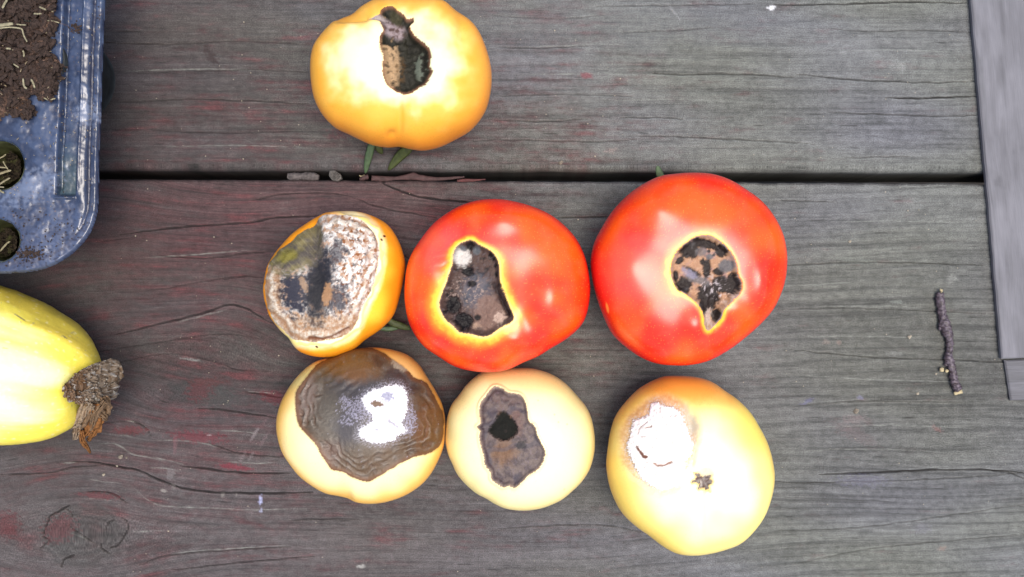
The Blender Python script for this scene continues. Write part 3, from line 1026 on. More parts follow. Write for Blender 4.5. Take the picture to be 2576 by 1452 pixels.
def paint3(px, py, up, _):
    zx, zy = (px - Z3[0]) / Z3[2], (py - Z3[1]) / Z3[2]
    ns = fbm(zx / 70, zy / 70, 35, 4, .55)
    n2 = fbm(zx / 26, zy / 26, 36, 4, .6)
    n1 = fbm(zx / 300, zy / 300, 37, 2)
    sd = sdist(zx, zy, smooth_poly(R3, 3)) + 3 * n2
    ins = ss(4, -36, sd)
    disp = bumps(zx, zy, [(800, 270, (190, 75), 2.2), (1150, 830, (110, 160), 2.0), (890, 1150, (80, 60), 1.3), (260, 640, (70, 130), 1.3),
                          (1010, 600, (110, 130), -.5), (980, 1010, (60, 90), -.8), (690, 790, (360, 380), -4.6), (250, 900, (80, 100), .6),
                          (1180, 1180, (60, 40), -.6), (700, 1250, (80, 60), -.6)])
    wr = ss(90, 0, np.hypot((zx - 350) / 1.0, (zy - 560) / 1.5)) * np.sin((zy + .35 * zx) / 12 + 2 * perlin(zx / 60, zy / 60, 1))
    wr = wr + .6 * ss(120, 20, np.hypot(zx - 480, zy - 330)) * np.sin((zx + .3 * zy) / 14)
    disp = disp + .15 * wr - ins * 2.3 + .7 * ns * ins + .25 * n2 * ins
    col = red_base(px, py, up, sd, n1 + .5 * ss(700, 1200, zx) * ss(1000, 500, zy), 38)
    wid = 70 + 25 * ss(400, 300, zx - .0 * zy) + 20 * ss(800, 1100, zy) - 35 * ss(560, 400, zy)
    t = sd / wid
    pink_sheen = blob(zx, zy, 350, 480, 150, 190, 30, .5) * ss(0, 60, sd)  # sky reflection on the left painted as a pinkish patch
    col = mix(col, (0.76, 0.10, 0.11), .4 * pink_sheen)
    col = mix(col, (0.82, 0.20, 0.012), ss(1.25, .45, t) * (1 - .6 * pink_sheen))
    col = mix(col, (0.84, 0.43, 0.03), ss(.80, .25, t + .30 * ns) * (1 - .45 * pink_sheen))
    col = mix(col, (0.86, 0.66, 0.22), ss(.30, .0, t) * .6)
    # rot
    rot = mix(bc(px, A(96, 74, 66)), A(36, 28, 26), ss(.05, .35, -ns))
    rot = mix(rot, A(118, 104, 104), ss(.1, .6, n2) * .7)
    rot = mix(rot, A(116, 118, 130), .6 * blob(zx, zy, 600, 800, 110, 140, 0, .5, .6 * n2))
    rot = mix(rot, A(190, 165, 150), ss(.15, .4, n2 + .2 * ns) * blob(zx, zy, 540, 800, 150, 120, 0, .5) * .8)
    rot = mix(rot, A(150, 118, 104), .85 * blob(zx, zy, 690, 960, 125, 135, 0, .25, .4 * ns))
    rot = mix(rot, A(215, 185, 165), .9 * blob(zx, zy, 780, 1000, 40, 46, 40, .4, .9 * n2))
    rot = mix(rot, A(200, 165, 140), .8 * blob(zx, zy, 595, 1060, 30, 26, 0, .4, .8 * n2))
    rot = mix(rot, A(205, 170, 150), .6 * blob(zx, zy, 440, 1050, 40, 12, 40, .4, .8 * n2))
    for x, y, a, b, g in ((420, 900, 58, 70, 0), (500, 1020, 75, 62, 20), (605, 1000, 28, 22, 0), (530, 640, 50, 36, 0), (550, 450, 32, 34, 0), (560, 735, 34, 24, 0)):
        q = blob(zx, zy, x, y, a, b, g, .25, .25 * n2)
        rot = mix(rot, A(22, 18, 20), q * .96)
        disp = disp - .5 * q * ins
    q = np.exp(-(ldist(zx, zy, [(730, 740), (780, 830), (810, 900), (850, 980)])[0] / 14) ** 2)
    rot = mix(rot, A(40, 26, 28), q)
    disp = disp - 1.0 * q
    rot = mix(rot, A(244, 236, 226), blob(zx, zy, 490, 530, 62, 70, 10, .22, .35 * n2))
    rot = mix(rot, A(96, 98, 104), .9 * blob(zx, zy, 500, 465, 26, 18, 0, .3, .3 * n2))
    rot = mix(rot, A(104, 108, 112), .9 * blob(zx, zy, 600, 480, 30, 32, 0, .3, .2 * n2))
    rot = mix(rot, A(80, 52, 46), .5 * ss(-22, -12, sd) * ss(-.3, .3, ns))
    rot = mix(rot, A(170, 136, 120), .8 * ss(-8, -2, sd))
    col = np.where((sd < 0)[..., None], rot, col)
    return dict(disp=disp, col=col, gloss=np.where(sd < 0, np.clip(.42 + .3 * n2, .2, .8), .27), part=(sd < 0).astype(int), names=["skin", "rotten_patch"])


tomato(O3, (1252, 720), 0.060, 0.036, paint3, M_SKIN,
       "red tomato in the middle, its pear shaped dark rot hole ringed bright yellow", N=310, nexp=2.5)

Z4 = (1460, 394.6, 0.38047)
O4 = cv([(520, 130), (620, 112), (740, 104), (870, 112), (990, 150), (1100, 215), (1200, 290), (1280, 385), (1340, 500), (1368, 620), (1370, 730), (1355, 830), (1320, 930), (1270, 1020), (1190, 1110), (1090, 1200), (980, 1280), (860, 1345), (740, 1375), (620, 1380), (500, 1365), (390, 1320), (290, 1250), (210, 1170), (150, 1050), (105, 920), (75, 790), (68, 680), (90, 570), (140, 470), (210, 360), (300, 265), (400, 190)], *Z4)
R4 = [(820, 510), (870, 512), (930, 545), (980, 590), (1020, 640), (1050, 710), (1060, 780), (1085, 840), (1075, 900), (1040, 940), (1000, 980), (965, 1020), (945, 1080), (900, 1140), (850, 1160), (825, 1120), (820, 1050), (790, 990), (740, 940), (690, 905), (640, 880), (610, 810), (600, 740), (620, 660), (660, 600), (720, 550), (770, 520)]


def paint4(px, py, up, _):
    zx, zy = (px - Z4[0]) / Z4[2], (py - Z4[1]) / Z4[2]
    ns = fbm(zx / 75, zy / 75, 45, 4, .55)
    n2 = fbm(zx / 26, zy / 26, 46, 4, .6)
    n1 = fbm(zx / 320, zy / 320, 47, 2)
    sd = sdist(zx, zy, smooth_poly(R4, 3)) + 3 * n2
    ins = ss(4, -30, sd)
    disp = bumps(zx, zy, [(490, 330, (130, 90), 2.3), (300, 740, (120, 170), 1.7), (1195, 840, (75, 190), 2.4), (760, 1120, (80, 90), 1.6),
                          (1050, 1020, (80, 70), 1.0), (770, 745, (380, 400), -4.4), (560, 620, (90, 130), -.3), (560, 1010, (160, 90), -.3),
                          (900, 1060, (40, 160), -1.6), (820, 330, (160, 80), -.5)])
    disp = disp - ins * 2.0 + .5 * ns * ins + .25 * n2 * ins
    col = red_base(px, py, up, sd, n1 + .6 * blob(zx, zy, 820, 350, 300, 130, 0, .6), 48)
    pink_sheen = blob(zx, zy, 330, 740, 170, 230, 20, .5)  # soft pink sky highlight painted on the left flank
    col = mix(col, (0.74, 0.085, 0.075), .45 * pink_sheen)
    wid = 26 + 30 * ss(750, 560, zx) + 14 * ss(620, 480, zy) - 6 * ss(950, 1100, zx)
    t = sd / wid
    col = mix(col, (0.80, 0.19, 0.015), ss(1.5, .5, t) * .8)
    col = mix(col, (0.82, 0.39, 0.025), ss(.9, .2, t + .35 * ns) * (1 - .8 * ss(950, 1060, zx)))
    col = mix(col, (0.62, 0.60, 0.08), ss(.45, .1, t) * ss(700, 600, zx) * ss(760, 860, zy))
    rot = mix(bc(px, A(208, 158, 122)), A(190, 150, 140), ss(0, .5, ns))
    rot = mix(rot, A(225, 185, 150), ss(.1, .5, n2) * .7)
    dk = np.zeros(px.shape)
    for x, y, a, b, g in ((740, 600, 80, 50, -35), (830, 560, 90, 34, 10), (950, 610, 52, 44, 40), (700, 850, 58, 60, 0), (860, 740, 28, 70, 0), (760, 630, 34, 40, 0),
                          (870, 930, 75, 90, -30), (960, 850, 70, 60, 0), (1030, 850, 55, 80, 10), (860, 1000, 70, 40, 20), (760, 755, 70, 16, 30), (670, 680, 36, 22, -40), (900, 580, 30, 24, 0),
                          (870, 615, 13, 11, 0), (905, 642, 13, 11, 0), (845, 1010, 42, 50, 0), (925, 1070, 30, 46, 20), (640, 790, 20, 40, 0), (830, 690, 18, 26, 0), (940, 760, 40, 24, 20)):
        dk = np.maximum(dk, blob(zx, zy, x, y, a, b, g, .16, .30 * n2 + .10 * ns))
    rot = mix(rot, mix(bc(px, A(36, 29, 29)), A(76, 72, 72), ss(.05, .6, ns)), dk * .98)
    disp = disp - .35 * dk * ins
    gy = np.maximum(blob(zx, zy, 990, 720, 52, 46, 0, .2, .2 * n2), blob(zx, zy, 875, 655, 24, 20, 0, .2))
    gy = np.maximum(gy, .9 * blob(zx, zy, 800, 815, 90, 30, 20, .3, .4 * n2))
    gy = np.maximum(gy, .8 * blob(zx, zy, 820, 620, 40, 34, 0, .3, .3 * n2))
    rot = mix(rot, A(124, 118, 118), gy)
    rot = mix(rot, A(162, 156, 176), .8 * blob(zx, zy, 740, 770, 60, 26, 30, .3, .5 * n2))
    rot = mix(rot, A(228, 214, 214), ss(.2, .4, n2) * blob(zx, zy, 910, 870, 110, 70, 30, .4) * .85)
    rot = mix(rot, A(232, 205, 190), .8 * blob(zx, zy, 870, 1090, 34, 60, 10, .3, .9 * n2) * (1 - .8 * blob(zx, zy, 915, 1080, 24, 40, 25, .3)))
    rot = mix(rot, A(225, 190, 170), ss(.1, .4, n2) * blob(zx, zy, 1010, 940, 60, 40, -30, .4))
    rot = mix(rot, A(205, 180, 175), .75 * ss(-8, -2, sd))
    col = np.where((sd < 0)[..., None], rot, col)
    q = blob(zx, zy, 176, 1000, 8, 34, -12, .4)
    col = mix(col, (.85, .35, .06), q * .7)
    return dict(disp=disp, col=col, gloss=np.where(sd < 0, np.clip(.42 + .3 * n2, .2, .8), .27), part=(sd < 0).astype(int), names=["skin", "rotten_patch"])


t4 = tomato(O4, (1733, 677), 0.064, 0.038, paint4, M_SKIN,
            "largest red tomato, on the right, with a teardrop shaped tan and black speckled scar", N=320, nexp=2.5)
sepal(t4, cv([(560, 190), (530, 130), (508, 60)], *Z4), .0022, .03, .034, M_SEPAL)

# ---- tomato 5: yellow with wrinkled brown face and white mould
Z5 = (662.9, 852.3, 0.30445)
O5 = cv([(600, 140), (700, 95), (830, 75), (950, 75), (1080, 95), (1200, 140), (1290, 220), (1360, 330), (1420, 430), (1475, 540), (1500, 660), (1500, 780), (1485, 900), (1440, 1010), (1380, 1120), (1300, 1210), (1180, 1290), (1050, 1340), (930, 1362), (820, 1362), (740, 1345), (640, 1305), (520, 1280), (420, 1230), (300, 1140), (220, 1040), (150, 930), (112, 800), (105, 690), (125, 580), (165, 480), (240, 360), (330, 260), (440, 185)], *Z5)
R5 = [(560, 150), (700, 85), (850, 70), (960, 100), (1050, 160), (1180, 250), (1240, 320), (1340, 360), (1400, 450), (1455, 560), (1490, 650), (1485, 780), (1460, 880), (1360, 950), (1280, 965), (1150, 1020), (1050, 1080), (950, 1140), (850, 1180), (750, 1150), (650, 1100), (560, 1075), (480, 960), (440, 880), (380, 810), (300, 720), (270, 620), (260, 500), (290, 400), (370, 300), (440, 215)]
MO5 = [(800, 500), (850, 435), (960, 395), (1130, 375), (1190, 450), (1195, 560), (1170, 640), (1150, 700), (1190, 760), (1120, 800), (1060, 845), (950, 868), (850, 840), (780, 800), (820, 735), (890, 690), (905, 640), (870, 600), (835, 560)]


def paint5(px, py, up, _):
    zx, zy = (px - Z5[0]) / Z5[2], (py - Z5[1]) / Z5[2]
    ns = fbm(zx / 70, zy / 70, 55, 4, .55)
    n2 = fbm(zx / 24, zy / 24, 56, 4, .6)
    n1 = fbm(zx / 300, zy / 300, 57, 2)
    sd = sdist(zx, zy, smooth_poly(R5, 3)) + 7 * ns + 4 * n2
    ins = ss(0, -60, sd)
    disp = bumps(zx, zy, [(760, 420, (200, 160), -2.6), (600, 700, (120, 200), -1.2), (330, 900, (120, 160), 1.0), (1000, 600, (200, 200), .4),
                          (700, 1330, (40, 80), -1.0)])
    # wrinkles run round the rim of the lesion
    wv = np.sin(sd / (9 + 3 * perlin(zx / 260, zy / 260, 60)) + 5.0 * perlin(zx / 170, zy / 170, 58) + 1.6 * ns)
    wm = ss(0, -30, sd) * ss(-230, -120, sd)
    sect = np.maximum.reduce([blob(zx, zy, 360, 520, 130, 230, 0, .5), .8 * blob(zx, zy, 700, 980, 330, 130, 8, .5), .9 * blob(zx, zy, 1270, 840, 170, 110, -30, .5), .35 * blob(zx, zy, 1400, 560, 90, 160, 0, .5)])
    wm = wm * np.clip(sect + .12, 0, 1) * (.4 + .8 * ss(-.4, .3, ns + .6 * perlin(zx / 60, zy / 60, 51)))
    fan = 1.6 * np.sin((zx * .75 + zy * 1.0) / 13 + 2 * perlin(zx / 90, zy / 90, 59)) * blob(zx, zy, 600, 300, 170, 100, 30, .6)
    disp = disp - .9 * ins + (.32 * wv * wm) * (.5 + .9 * ss(-.3, .5, n1 + ns)) + .14 * fan + .10 * n2 * ins
    mo = sdist(zx, zy, smooth_poly(MO5, 3)) + 26 * fbm(zx / 15, zy / 15, 241, 3, .7) + 10 * ns
    mold = ss(6, -8, mo)
    half = ss(-.05, .3, n2 + .9 * blob(zx, zy, 760, 590, 130, 80, 0, .7) - .55) * .0 + .85 * ss(.05, .3, n2 * 1.0 + 1.1 * blob(zx, zy, 790, 580, 170, 110, 10, .7) - .55)
    half = np.maximum(half, .8 * ss(.05, .3, n2 + 1.1 * blob(zx, zy, 690, 690, 100, 45, 0, .7) - .8))
    half = np.maximum(half, .95 * ss(-.1, .2, n2 + 1.1 * blob(zx, zy, 1220, 680, 60, 130, 0, .7) - .7))
    half = np.maximum(half, .7 * blob(zx, zy, 650, 490, 36, 36, 0, .4, .9 * n2))
    disp = disp + .35 * mold + .34 * mold * n2
    col = bc(px, (0.84, 0.48, 0.10))
    col = mix(col, (0.88, 0.74, 0.36), ss(.4, .85, up + .15 * n1))  # overexposed top painted into the skin as pale cream
    col = mix(col, (0.60, 0.56, 0.24), .6 * blob(zx, zy, 330, 280, 190, 60, -45, .6))
    col = mix(col, (0.72, 0.47, 0.18), .7 * blob(zx, zy, 1200, 240, 180, 110, 40, .6))
    col = mix(col, (0.84, 0.40, 0.07), ss(.45, .1, up) * .6)  # less-lit rim painted orange
    rot = mix(bc(px, A(112, 88, 62)), A(120, 106, 92), ss(-.2, .5, ns))
    cen = blob(zx, zy, 700, 600, 330, 330, 0, .5, .25 * ns)
    rot = mix(rot, A(96, 90, 80), cen * .9)
    rot = mix(rot, A(74, 70, 74), .85 * blob(zx, zy, 850, 420, 300, 130, 15, .5, .3 * ns))
    rot = mix(rot, A(70, 60, 58), .85 * blob(zx, zy, 1150, 330, 170, 90, 25, .35, .3 * ns))
    rot = mix(rot, A(140, 92, 40), .75 * blob(zx, zy, 730, 230, 210, 100, 5, .5, .3 * ns))
    rot = mix(rot, A(76, 56, 50), .7 * blob(zx, zy, 960, 160, 60, 60, 0, .5, .4 * ns))
    rot = mix(rot, A(128, 80, 36), .8 * blob(zx, zy, 1370, 720, 110, 200, 10, .5, .3 * ns))
    rot = mix(rot, A(84, 82, 92), .6 * blob(zx, zy, 700, 720, 130, 150, 0, .5, .3 * ns))
    lav = blob(zx, zy, 330, 480, 90, 190, 10, .5, .3 * ns)
    rot = mix(rot, A(168, 146, 134), .65 * lav)
    rot = mix(rot, A(150, 122, 110), .5 * blob(zx, zy, 540, 960, 90, 100, 40, .6))
    rot = mix(rot, A(176, 164, 150), .5 * ss(.55, .98, wv) * wm)
    rot = mix(rot, A(94, 58, 26), .55 * ss(.2, .9, -wv) * wm)
    rot = mix(rot, A(140, 88, 44), .65 * ss(-40, -6, sd))
    rot = mix(rot, A(186, 182, 202), half * ss(-.35, .15, fbm(zx / 13, zy / 13, 229, 2)))
    rot = mix(rot, A(200, 196, 208), .85 * ss(70, 0, mo) * ss(-.12, .25, fbm(zx / 12, zy / 12, 261, 3, .7)))
    rot = mix(rot, A(250, 250, 255, .82), mold)
    rot = mix(rot, A(206, 204, 222), .6 * mold * ss(.2, .45, fbm(zx / 30, zy / 30, 262, 4, .65)))
    rot = mix(rot, A(156, 130, 112), blob(zx, zy, 935, 535, 56, 28, 15, .25, .5 * n2))
    rot = mix(rot, A(170, 172, 200), .8 * blob(zx, zy, 1030, 475, 56, 40, 0, .25, .7 * n2))
    rot = mix(rot, A(150, 144, 160), .7 * blob(zx, zy, 1070, 700, 60, 12, 35, .3, 1.2 * n2))
    rot = mix(rot, A(190, 190, 200), .8 * blob(zx, zy, 940, 750, 20, 12, 0, .3, .5 * n2))
    pale = blob(zx, zy, 1130, 215, 80, 36, 30, .35, .4 * n2)
    rot = mix(rot, A(190, 176, 150), .8 * pale)
    part = np.where(sd < 0, 1, 0)
    part = np.where((sd < 0) & (mold > .5), 2, part)
    col = np.where((sd < 0)[..., None], rot, mix(col, A(140, 110, 90), .5 * ss(16, 0, sd)))
    g = np.where(sd < 0, np.where(mold > .5, .85, .47), .3)
    return dict(disp=disp, col=col, gloss=g, part=part, names=["skin", "rotten_patch", "white_mould"])


tomato(O5, (907, 1070), 0.055, 0.026, paint5, M_PALE,
       "yellow tomato with a big wrinkled brown sunken patch and fluffy white mould on it", N=310)

# ---- tomato 6: cream, middle of the bottom row
Z6t = (1104.9, 907.6, 0.2718)
O6 = cv([(400, 105), (530, 80), (700, 68), (850, 70), (960, 95), (1070, 140), (1180, 220), (1280, 330), (1360, 430), (1410, 540), (1435, 670), (1440, 790), (1425, 900), (1390, 1010), (1320, 1120), (1230, 1210), (1130, 1290), (1000, 1350), (880, 1380), (750, 1388), (620, 1370), (520, 1330), (430, 1275), (330, 1220), (230, 1130), (160, 1040), (120, 950), (80, 860), (58, 740), (65, 620), (80, 510), (120, 400), (190, 310), (270, 205)], *Z6t)
R6 = [(500, 240), (570, 245), (640, 290), (720, 300), (770, 330), (805, 400), (820, 490), (835, 560), (890, 610), (910, 690), (945, 760), (980, 830), (975, 900), (950, 960), (910, 1010), (830, 1060), (770, 1120), (700, 1180), (650, 1160), (590, 1175), (530, 1140), (480, 1100), (470, 1030), (420, 970), (410, 890), (380, 790), (365, 700), (375, 650), (345, 610), (380, 570), (365, 480), (380, 390), (440, 310)]
H6 = [(600, 450), (670, 520), (710, 570), (730, 640), (690, 710), (600, 750), (520, 730), (460, 690), (430, 640), (490, 560), (530, 490)]


def paint6(px, py, up, _):
    zx, zy = (px - Z6t[0]) / Z6t[2], (py - Z6t[1]) / Z6t[2]
    ns = fbm(zx / 75, zy / 75, 65, 4, .55)
    n2 = fbm(zx / 24, zy / 24, 66, 4, .6)
    n1 = fbm(zx / 320, zy / 320, 67, 2)
    sd = sdist(zx, zy, smooth_poly(R6, 3)) + 5 * n2
    ins = ss(2, -26, sd)
    hd = sdist(zx, zy, smooth_poly(H6, 3)) + 18 * fbm(zx / 17, zy / 17, 243, 3, .7)
    hole = ss(5, -12, hd)
    disp = bumps(zx, zy, [(640, 700, (300, 380), -1.6), (1100, 650, (150, 250), .6), (300, 1150, 60, -.4)])
    fold = np.sin((zx * .3 + zy) / 60 + 3 * perlin(zx / 160, zy / 160, 68))
    disp = disp - 1.3 * ins + .45 * ns * ins + .2 * fold * ins - 1.6 * hole + .5 * np.exp(-((sd - 8) / 14) ** 2)
    col = bc(px, (0.78, 0.64, 0.26))
    col = mix(col, (0.86, 0.77, 0.40), ss(.35, .85, up + .12 * n1))  # blown-out light on the top painted as paler skin
    col = mix(col, (0.82, 0.54, 0.20), .5 * blob(zx, zy, 860, 180, 300, 110, 8, .7))
    col = mix(col, (0.72, 0.66, 0.30), .4 * blob(zx, zy, 1270, 400, 90, 200, -30, .7))
    col = mix(col, (0.80, 0.60, 0.30), .5 * ss(26, 4, sd))
    rot = mix(bc(px, A(136, 121, 114)), A(106, 94, 93), ss(-.2, .4, ns))
    rot = mix(rot, A(146, 132, 138), ss(.1, .6, n2) * .7)
    rot = mix(rot, A(150, 112, 80), .75 * blob(zx, zy, 590, 860, 110, 110, 30, .6, .5 * ns))
    rot = mix(rot, A(140, 110, 100), .6 * blob(zx, zy, 720, 560, 50, 130, -10, .6, .5 * ns))
    rot = mix(rot, A(90, 88, 100), .5 * ss(.2, .8, -fold))
    rot = mix(rot, A(64, 62, 62), .8 * blob(zx, zy, 760, 790, 52, 40, -20, .4, .6 * n2))
    rot = mix(rot, A(150, 110, 78), .8 * blob(zx, zy, 600, 500, 60, 26, 20, .4, .5 * n2))
    rot = mix(rot, A(74, 52, 56), .75 * np.exp(-((sd + 22) / 9) ** 2) * ss(900, 500, zx))
    rot = mix(rot, A(196, 170, 146), .75 * ss(-16, -1, sd))
    rot = mix(rot, A(38, 38, 34), hole)
    rot = mix(rot, A(70, 60, 56), .7 * (blob(zx, zy, 605, 655, 14, 14) - blob(zx, zy, 605, 655, 7, 7)))
    part = np.where(sd < 0, 1, 0)
    part = np.where((sd < 0) & (hole > .5), 2, part)
    for x, y in ((1065, 500), (1100, 570), (1180, 590), (917, 365), (1157, 1190)):
        col = mix(col, (.7, .5, .2), .6 * blob(zx, zy, x, y, 9, 9))
    col = np.where((sd < 0)[..., None], rot, col)
    g = np.where(sd < 0, np.where(hole > .5, .9, np.clip(.45 + .25 * n2, .2, .8)), .36)
    return dict(disp=disp, col=col, gloss=g, part=part, names=["skin", "rotten_patch", "black_hole"])


tomato(O6, (1308, 1108), 0.047, 0.023, paint6, M_PALE,
       "smallest pale cream tomato, its oblong grey brown scar pierced by one black hole", N=290)

# ---- tomato 7: pale yellow and orange, star scar
Z7t = (1499.5, 923.4, 0.34241)
O7 = cv([(480, 75), (600, 65), (740, 75), (850, 110), (940, 170), (1040, 240), (1130, 330), (1200, 440), (1260, 560), (1295, 680), (1312, 800), (1300, 920), (1265, 1040), (1220, 1130), (1150, 1220), (1060, 1300), (950, 1345), (830, 1375), (710, 1387), (590, 1370), (480, 1310), (390, 1240), (280, 1160), (190, 1070), (125, 950), (90, 840), (75, 720), (85, 600), (105, 480), (145, 360), (220, 255), (330, 150)], *Z7t)
MO7 = [(400, 270), (450, 250), (500, 280), (560, 290), (620, 330), (650, 400), (680, 480), (715, 570), (700, 640), (650, 700), (650, 800), (620, 860), (500, 905), (430, 890), (330, 820), (270, 720), (240, 650), (215, 590), (240, 500), (260, 400), (300, 375), (370, 350)]
R7 = [(300, 270), (400, 200), (520, 190), (640, 240), (720, 320), (770, 420), (760, 540), (735, 650), (730, 740), (690, 830), (620, 900), (500, 940), (400, 930), (280, 850), (200, 740), (160, 620), (160, 480), (210, 360)]
ST7 = [(722, 778), (752, 790), (775, 800), (800, 818), (835, 805), (852, 796), (838, 825), (858, 842), (846, 866), (832, 880), (838, 914), (812, 912), (790, 900), (758, 904), (762, 872), (740, 858), (698, 850), (735, 832), (744, 812)]


def paint7(px, py, up, _):
    zx, zy = (px - Z7t[0]) / Z7t[2], (py - Z7t[1]) / Z7t[2]
    ns = fbm(zx / 75, zy / 75, 75, 4, .55)
    n2 = fbm(zx / 24, zy / 24, 76, 4, .6)
    n1 = fbm(zx / 320, zy / 320, 77, 2)
    mo = sdist(zx, zy, smooth_poly(MO7, 3)) + 20 * fbm(zx / 15, zy / 15, 242, 3, .7)
    mold = ss(5, -7, mo)
    zone = sdist(zx, zy, smooth_poly(R7, 3)) + 14 * ns
    zm = ss(30, -40, zone)
    ring = np.sin(zone / 9 + 2 * perlin(zx / 140, zy / 140, 4))
    low = ss(700, 820, zy)
    disp = bumps(zx, zy, [(790, 850, (90, 110), -2.2), (700, 430, (40, 130), -1.4), (430, 560, (260, 300), -1.0), (1000, 700, (160, 200), 1.0),
                          (780, 1000, (20, 200), -.5), (1010, 1100, (150, 150), .5), (500, 1080, (150, 100), .4)])
    disp = disp - .5 * zm + .45 * mold + .34 * n2 * mold + .10 * ring * zm * (1 - mold) * (.3 + low)
    st = sdist(zx, zy, ST7) + 13 * n2
    sm = ss(6, -8, st)
    disp = disp - .9 * sm
    col = bc(px, (0.84, 0.60, 0.12))
    col = mix(col, (0.88, 0.74, 0.24), ss(.35, .85, up + .16 * n1 + .25 * ss(500, 1000, zy) * ss(500, 800, zx)))  # light on the top and lower right painted into the skin
    col = mix(col, (0.88, 0.82, 0.46), ss(.7, .98, up + .12 * n1) * ss(300, 800, zy + .6 * (zx - 400)))  # clipped bright area painted near-white
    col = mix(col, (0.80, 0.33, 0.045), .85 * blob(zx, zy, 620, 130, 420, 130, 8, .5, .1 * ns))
    col = mix(col, (0.84, 0.46, 0.09), .6 * ss(.45, .1, up) * ss(900, 300, zx))  # left rim, turned from the light, painted more orange
    col = mix(col, (0.55, 0.50, 0.18), .55 * blob(zx, zy, 120, 520, 60, 140, 10, .6))
    col = mix(col, (0.84, 0.72, 0.12), .45 * blob(zx, zy, 1140, 450, 110, 150, -35, .6))
    tanz = mix(bc(px, (0.52, 0.27, 0.11)), (0.62, 0.42, 0.22), ss(-.3, .5, n2))
    tanz = mix(tanz, (0.30, 0.29, 0.27), .8 * blob(zx, zy, 700, 400, 70, 130, -20, .6, .3 * ns))
    tanz = mix(tanz, (0.84, 0.68, 0.38), low * .8)
    tanz = mix(tanz, (0.60, 0.34, 0.10), .5 * ss(.5, .95, ring) * (.3 + low))
    tanz = mix(tanz, (0.34, 0.16, 0.08), .6 * ss(26, 2, mo) * (1 - low))
    tanz = mix(tanz, (0.32, 0.26, 0.32), .6 * ss(14, 0, mo) * ss(-.1, .4, ns + .2))
    tanz = mix(tanz, (0.45, 0.22, 0.08), blob(zx, zy, 292, 338, 11, 10))
    col = mix(col, tanz, zm * .85)
    mcol = mix(bc(px, A(250, 247, 240, .80)), A(205, 192, 228, .75), .6 * ss(.2, .5, n2) * ss(-40, -5, mo))
    for x, y, a, b, g in ((300, 600, 10, 26, -30), (330, 640, 12, 34, -40), (350, 660, 24, 14, 20)):
        mcol = mix(mcol, A(140, 92, 74), blob(zx, zy, x, y, a, b, g, .2, .3 * n2))
    mcol = mix(mcol, A(206, 190, 178), .55 * ss(.28, .5, fbm(zx / 38, zy / 38, 252, 4, .6)))
    q = np.exp(-(ldist(zx, zy + 6 * n2, [(420, 712), (450, 728), (500, 724), (550, 700)])[0] / 9) ** 2)
    q = np.maximum(q, .7 * np.exp(-(ldist(zx, zy, [(300, 490), (310, 440), (370, 395)])[0] / 4) ** 2))
    q = np.maximum(q, .8 * np.exp(-(ldist(zx, zy, [(360, 440), (400, 430)])[0] / 6) ** 2))
    q = np.maximum(q, .5 * np.exp(-(ldist(zx, zy, [(558, 530), (560, 560)])[0] / 5) ** 2))
    mcol = mix(mcol, A(176, 124, 96), q)
    disp = disp - .5 * q * mold
    col = mix(col, A(240, 228, 214, .7), .85 * ss(60, 0, mo) * ss(-.1, .2, fbm(zx / 14, zy / 14, 263, 3, .7)))
    col = mix(col, (0.80, 0.50, 0.12), .7 * ss(26, 4, st) * (1 - mold))
    scol = mix(bc(px, A(172, 160, 148)), A(112, 84, 72), ss(-.2, .3, n2))
    star = (st < 0)
    part = np.where((mold > .5), 1, 0)
    part = np.where(star & (part == 0), 2, part)
    col = mix(col, (0.42, 0.40, 0.33), .75 * blob(zx, zy, 812, 775, 56, 40, -10, .5, .3 * n2))
    col = np.where((part == 1)[..., None], mcol, np.where((part == 2)[..., None], scol, col))
    g = np.where(part == 1, .9, np.where(part == 2, .7, .3))
    return dict(disp=disp, col=col, gloss=g, part=part, names=["skin", "white_mould", "star_scar"])


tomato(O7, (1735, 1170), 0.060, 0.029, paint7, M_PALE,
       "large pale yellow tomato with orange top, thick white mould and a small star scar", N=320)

# ---------------------------------------------------------------- squash with its dried blossom
ZS = (0, 694.5, 0.31538)
OS = [(0, 718), (38, 731), (79, 748), (117, 765), (151, 786), (183, 806), (208, 827), (230, 855), (246, 887), (256, 912), (259, 940),
      (250, 968), (236, 1000), (216, 1030), (195, 1062), (176, 1080), (151, 1093), (120, 1105), (79, 1114), (32, 1119), (0, 1120),
      (-120, 1118), (-260, 1090), (-360, 1020), (-395, 925), (-370, 820), (-280, 730), (-140, 695), (-60, 700)]


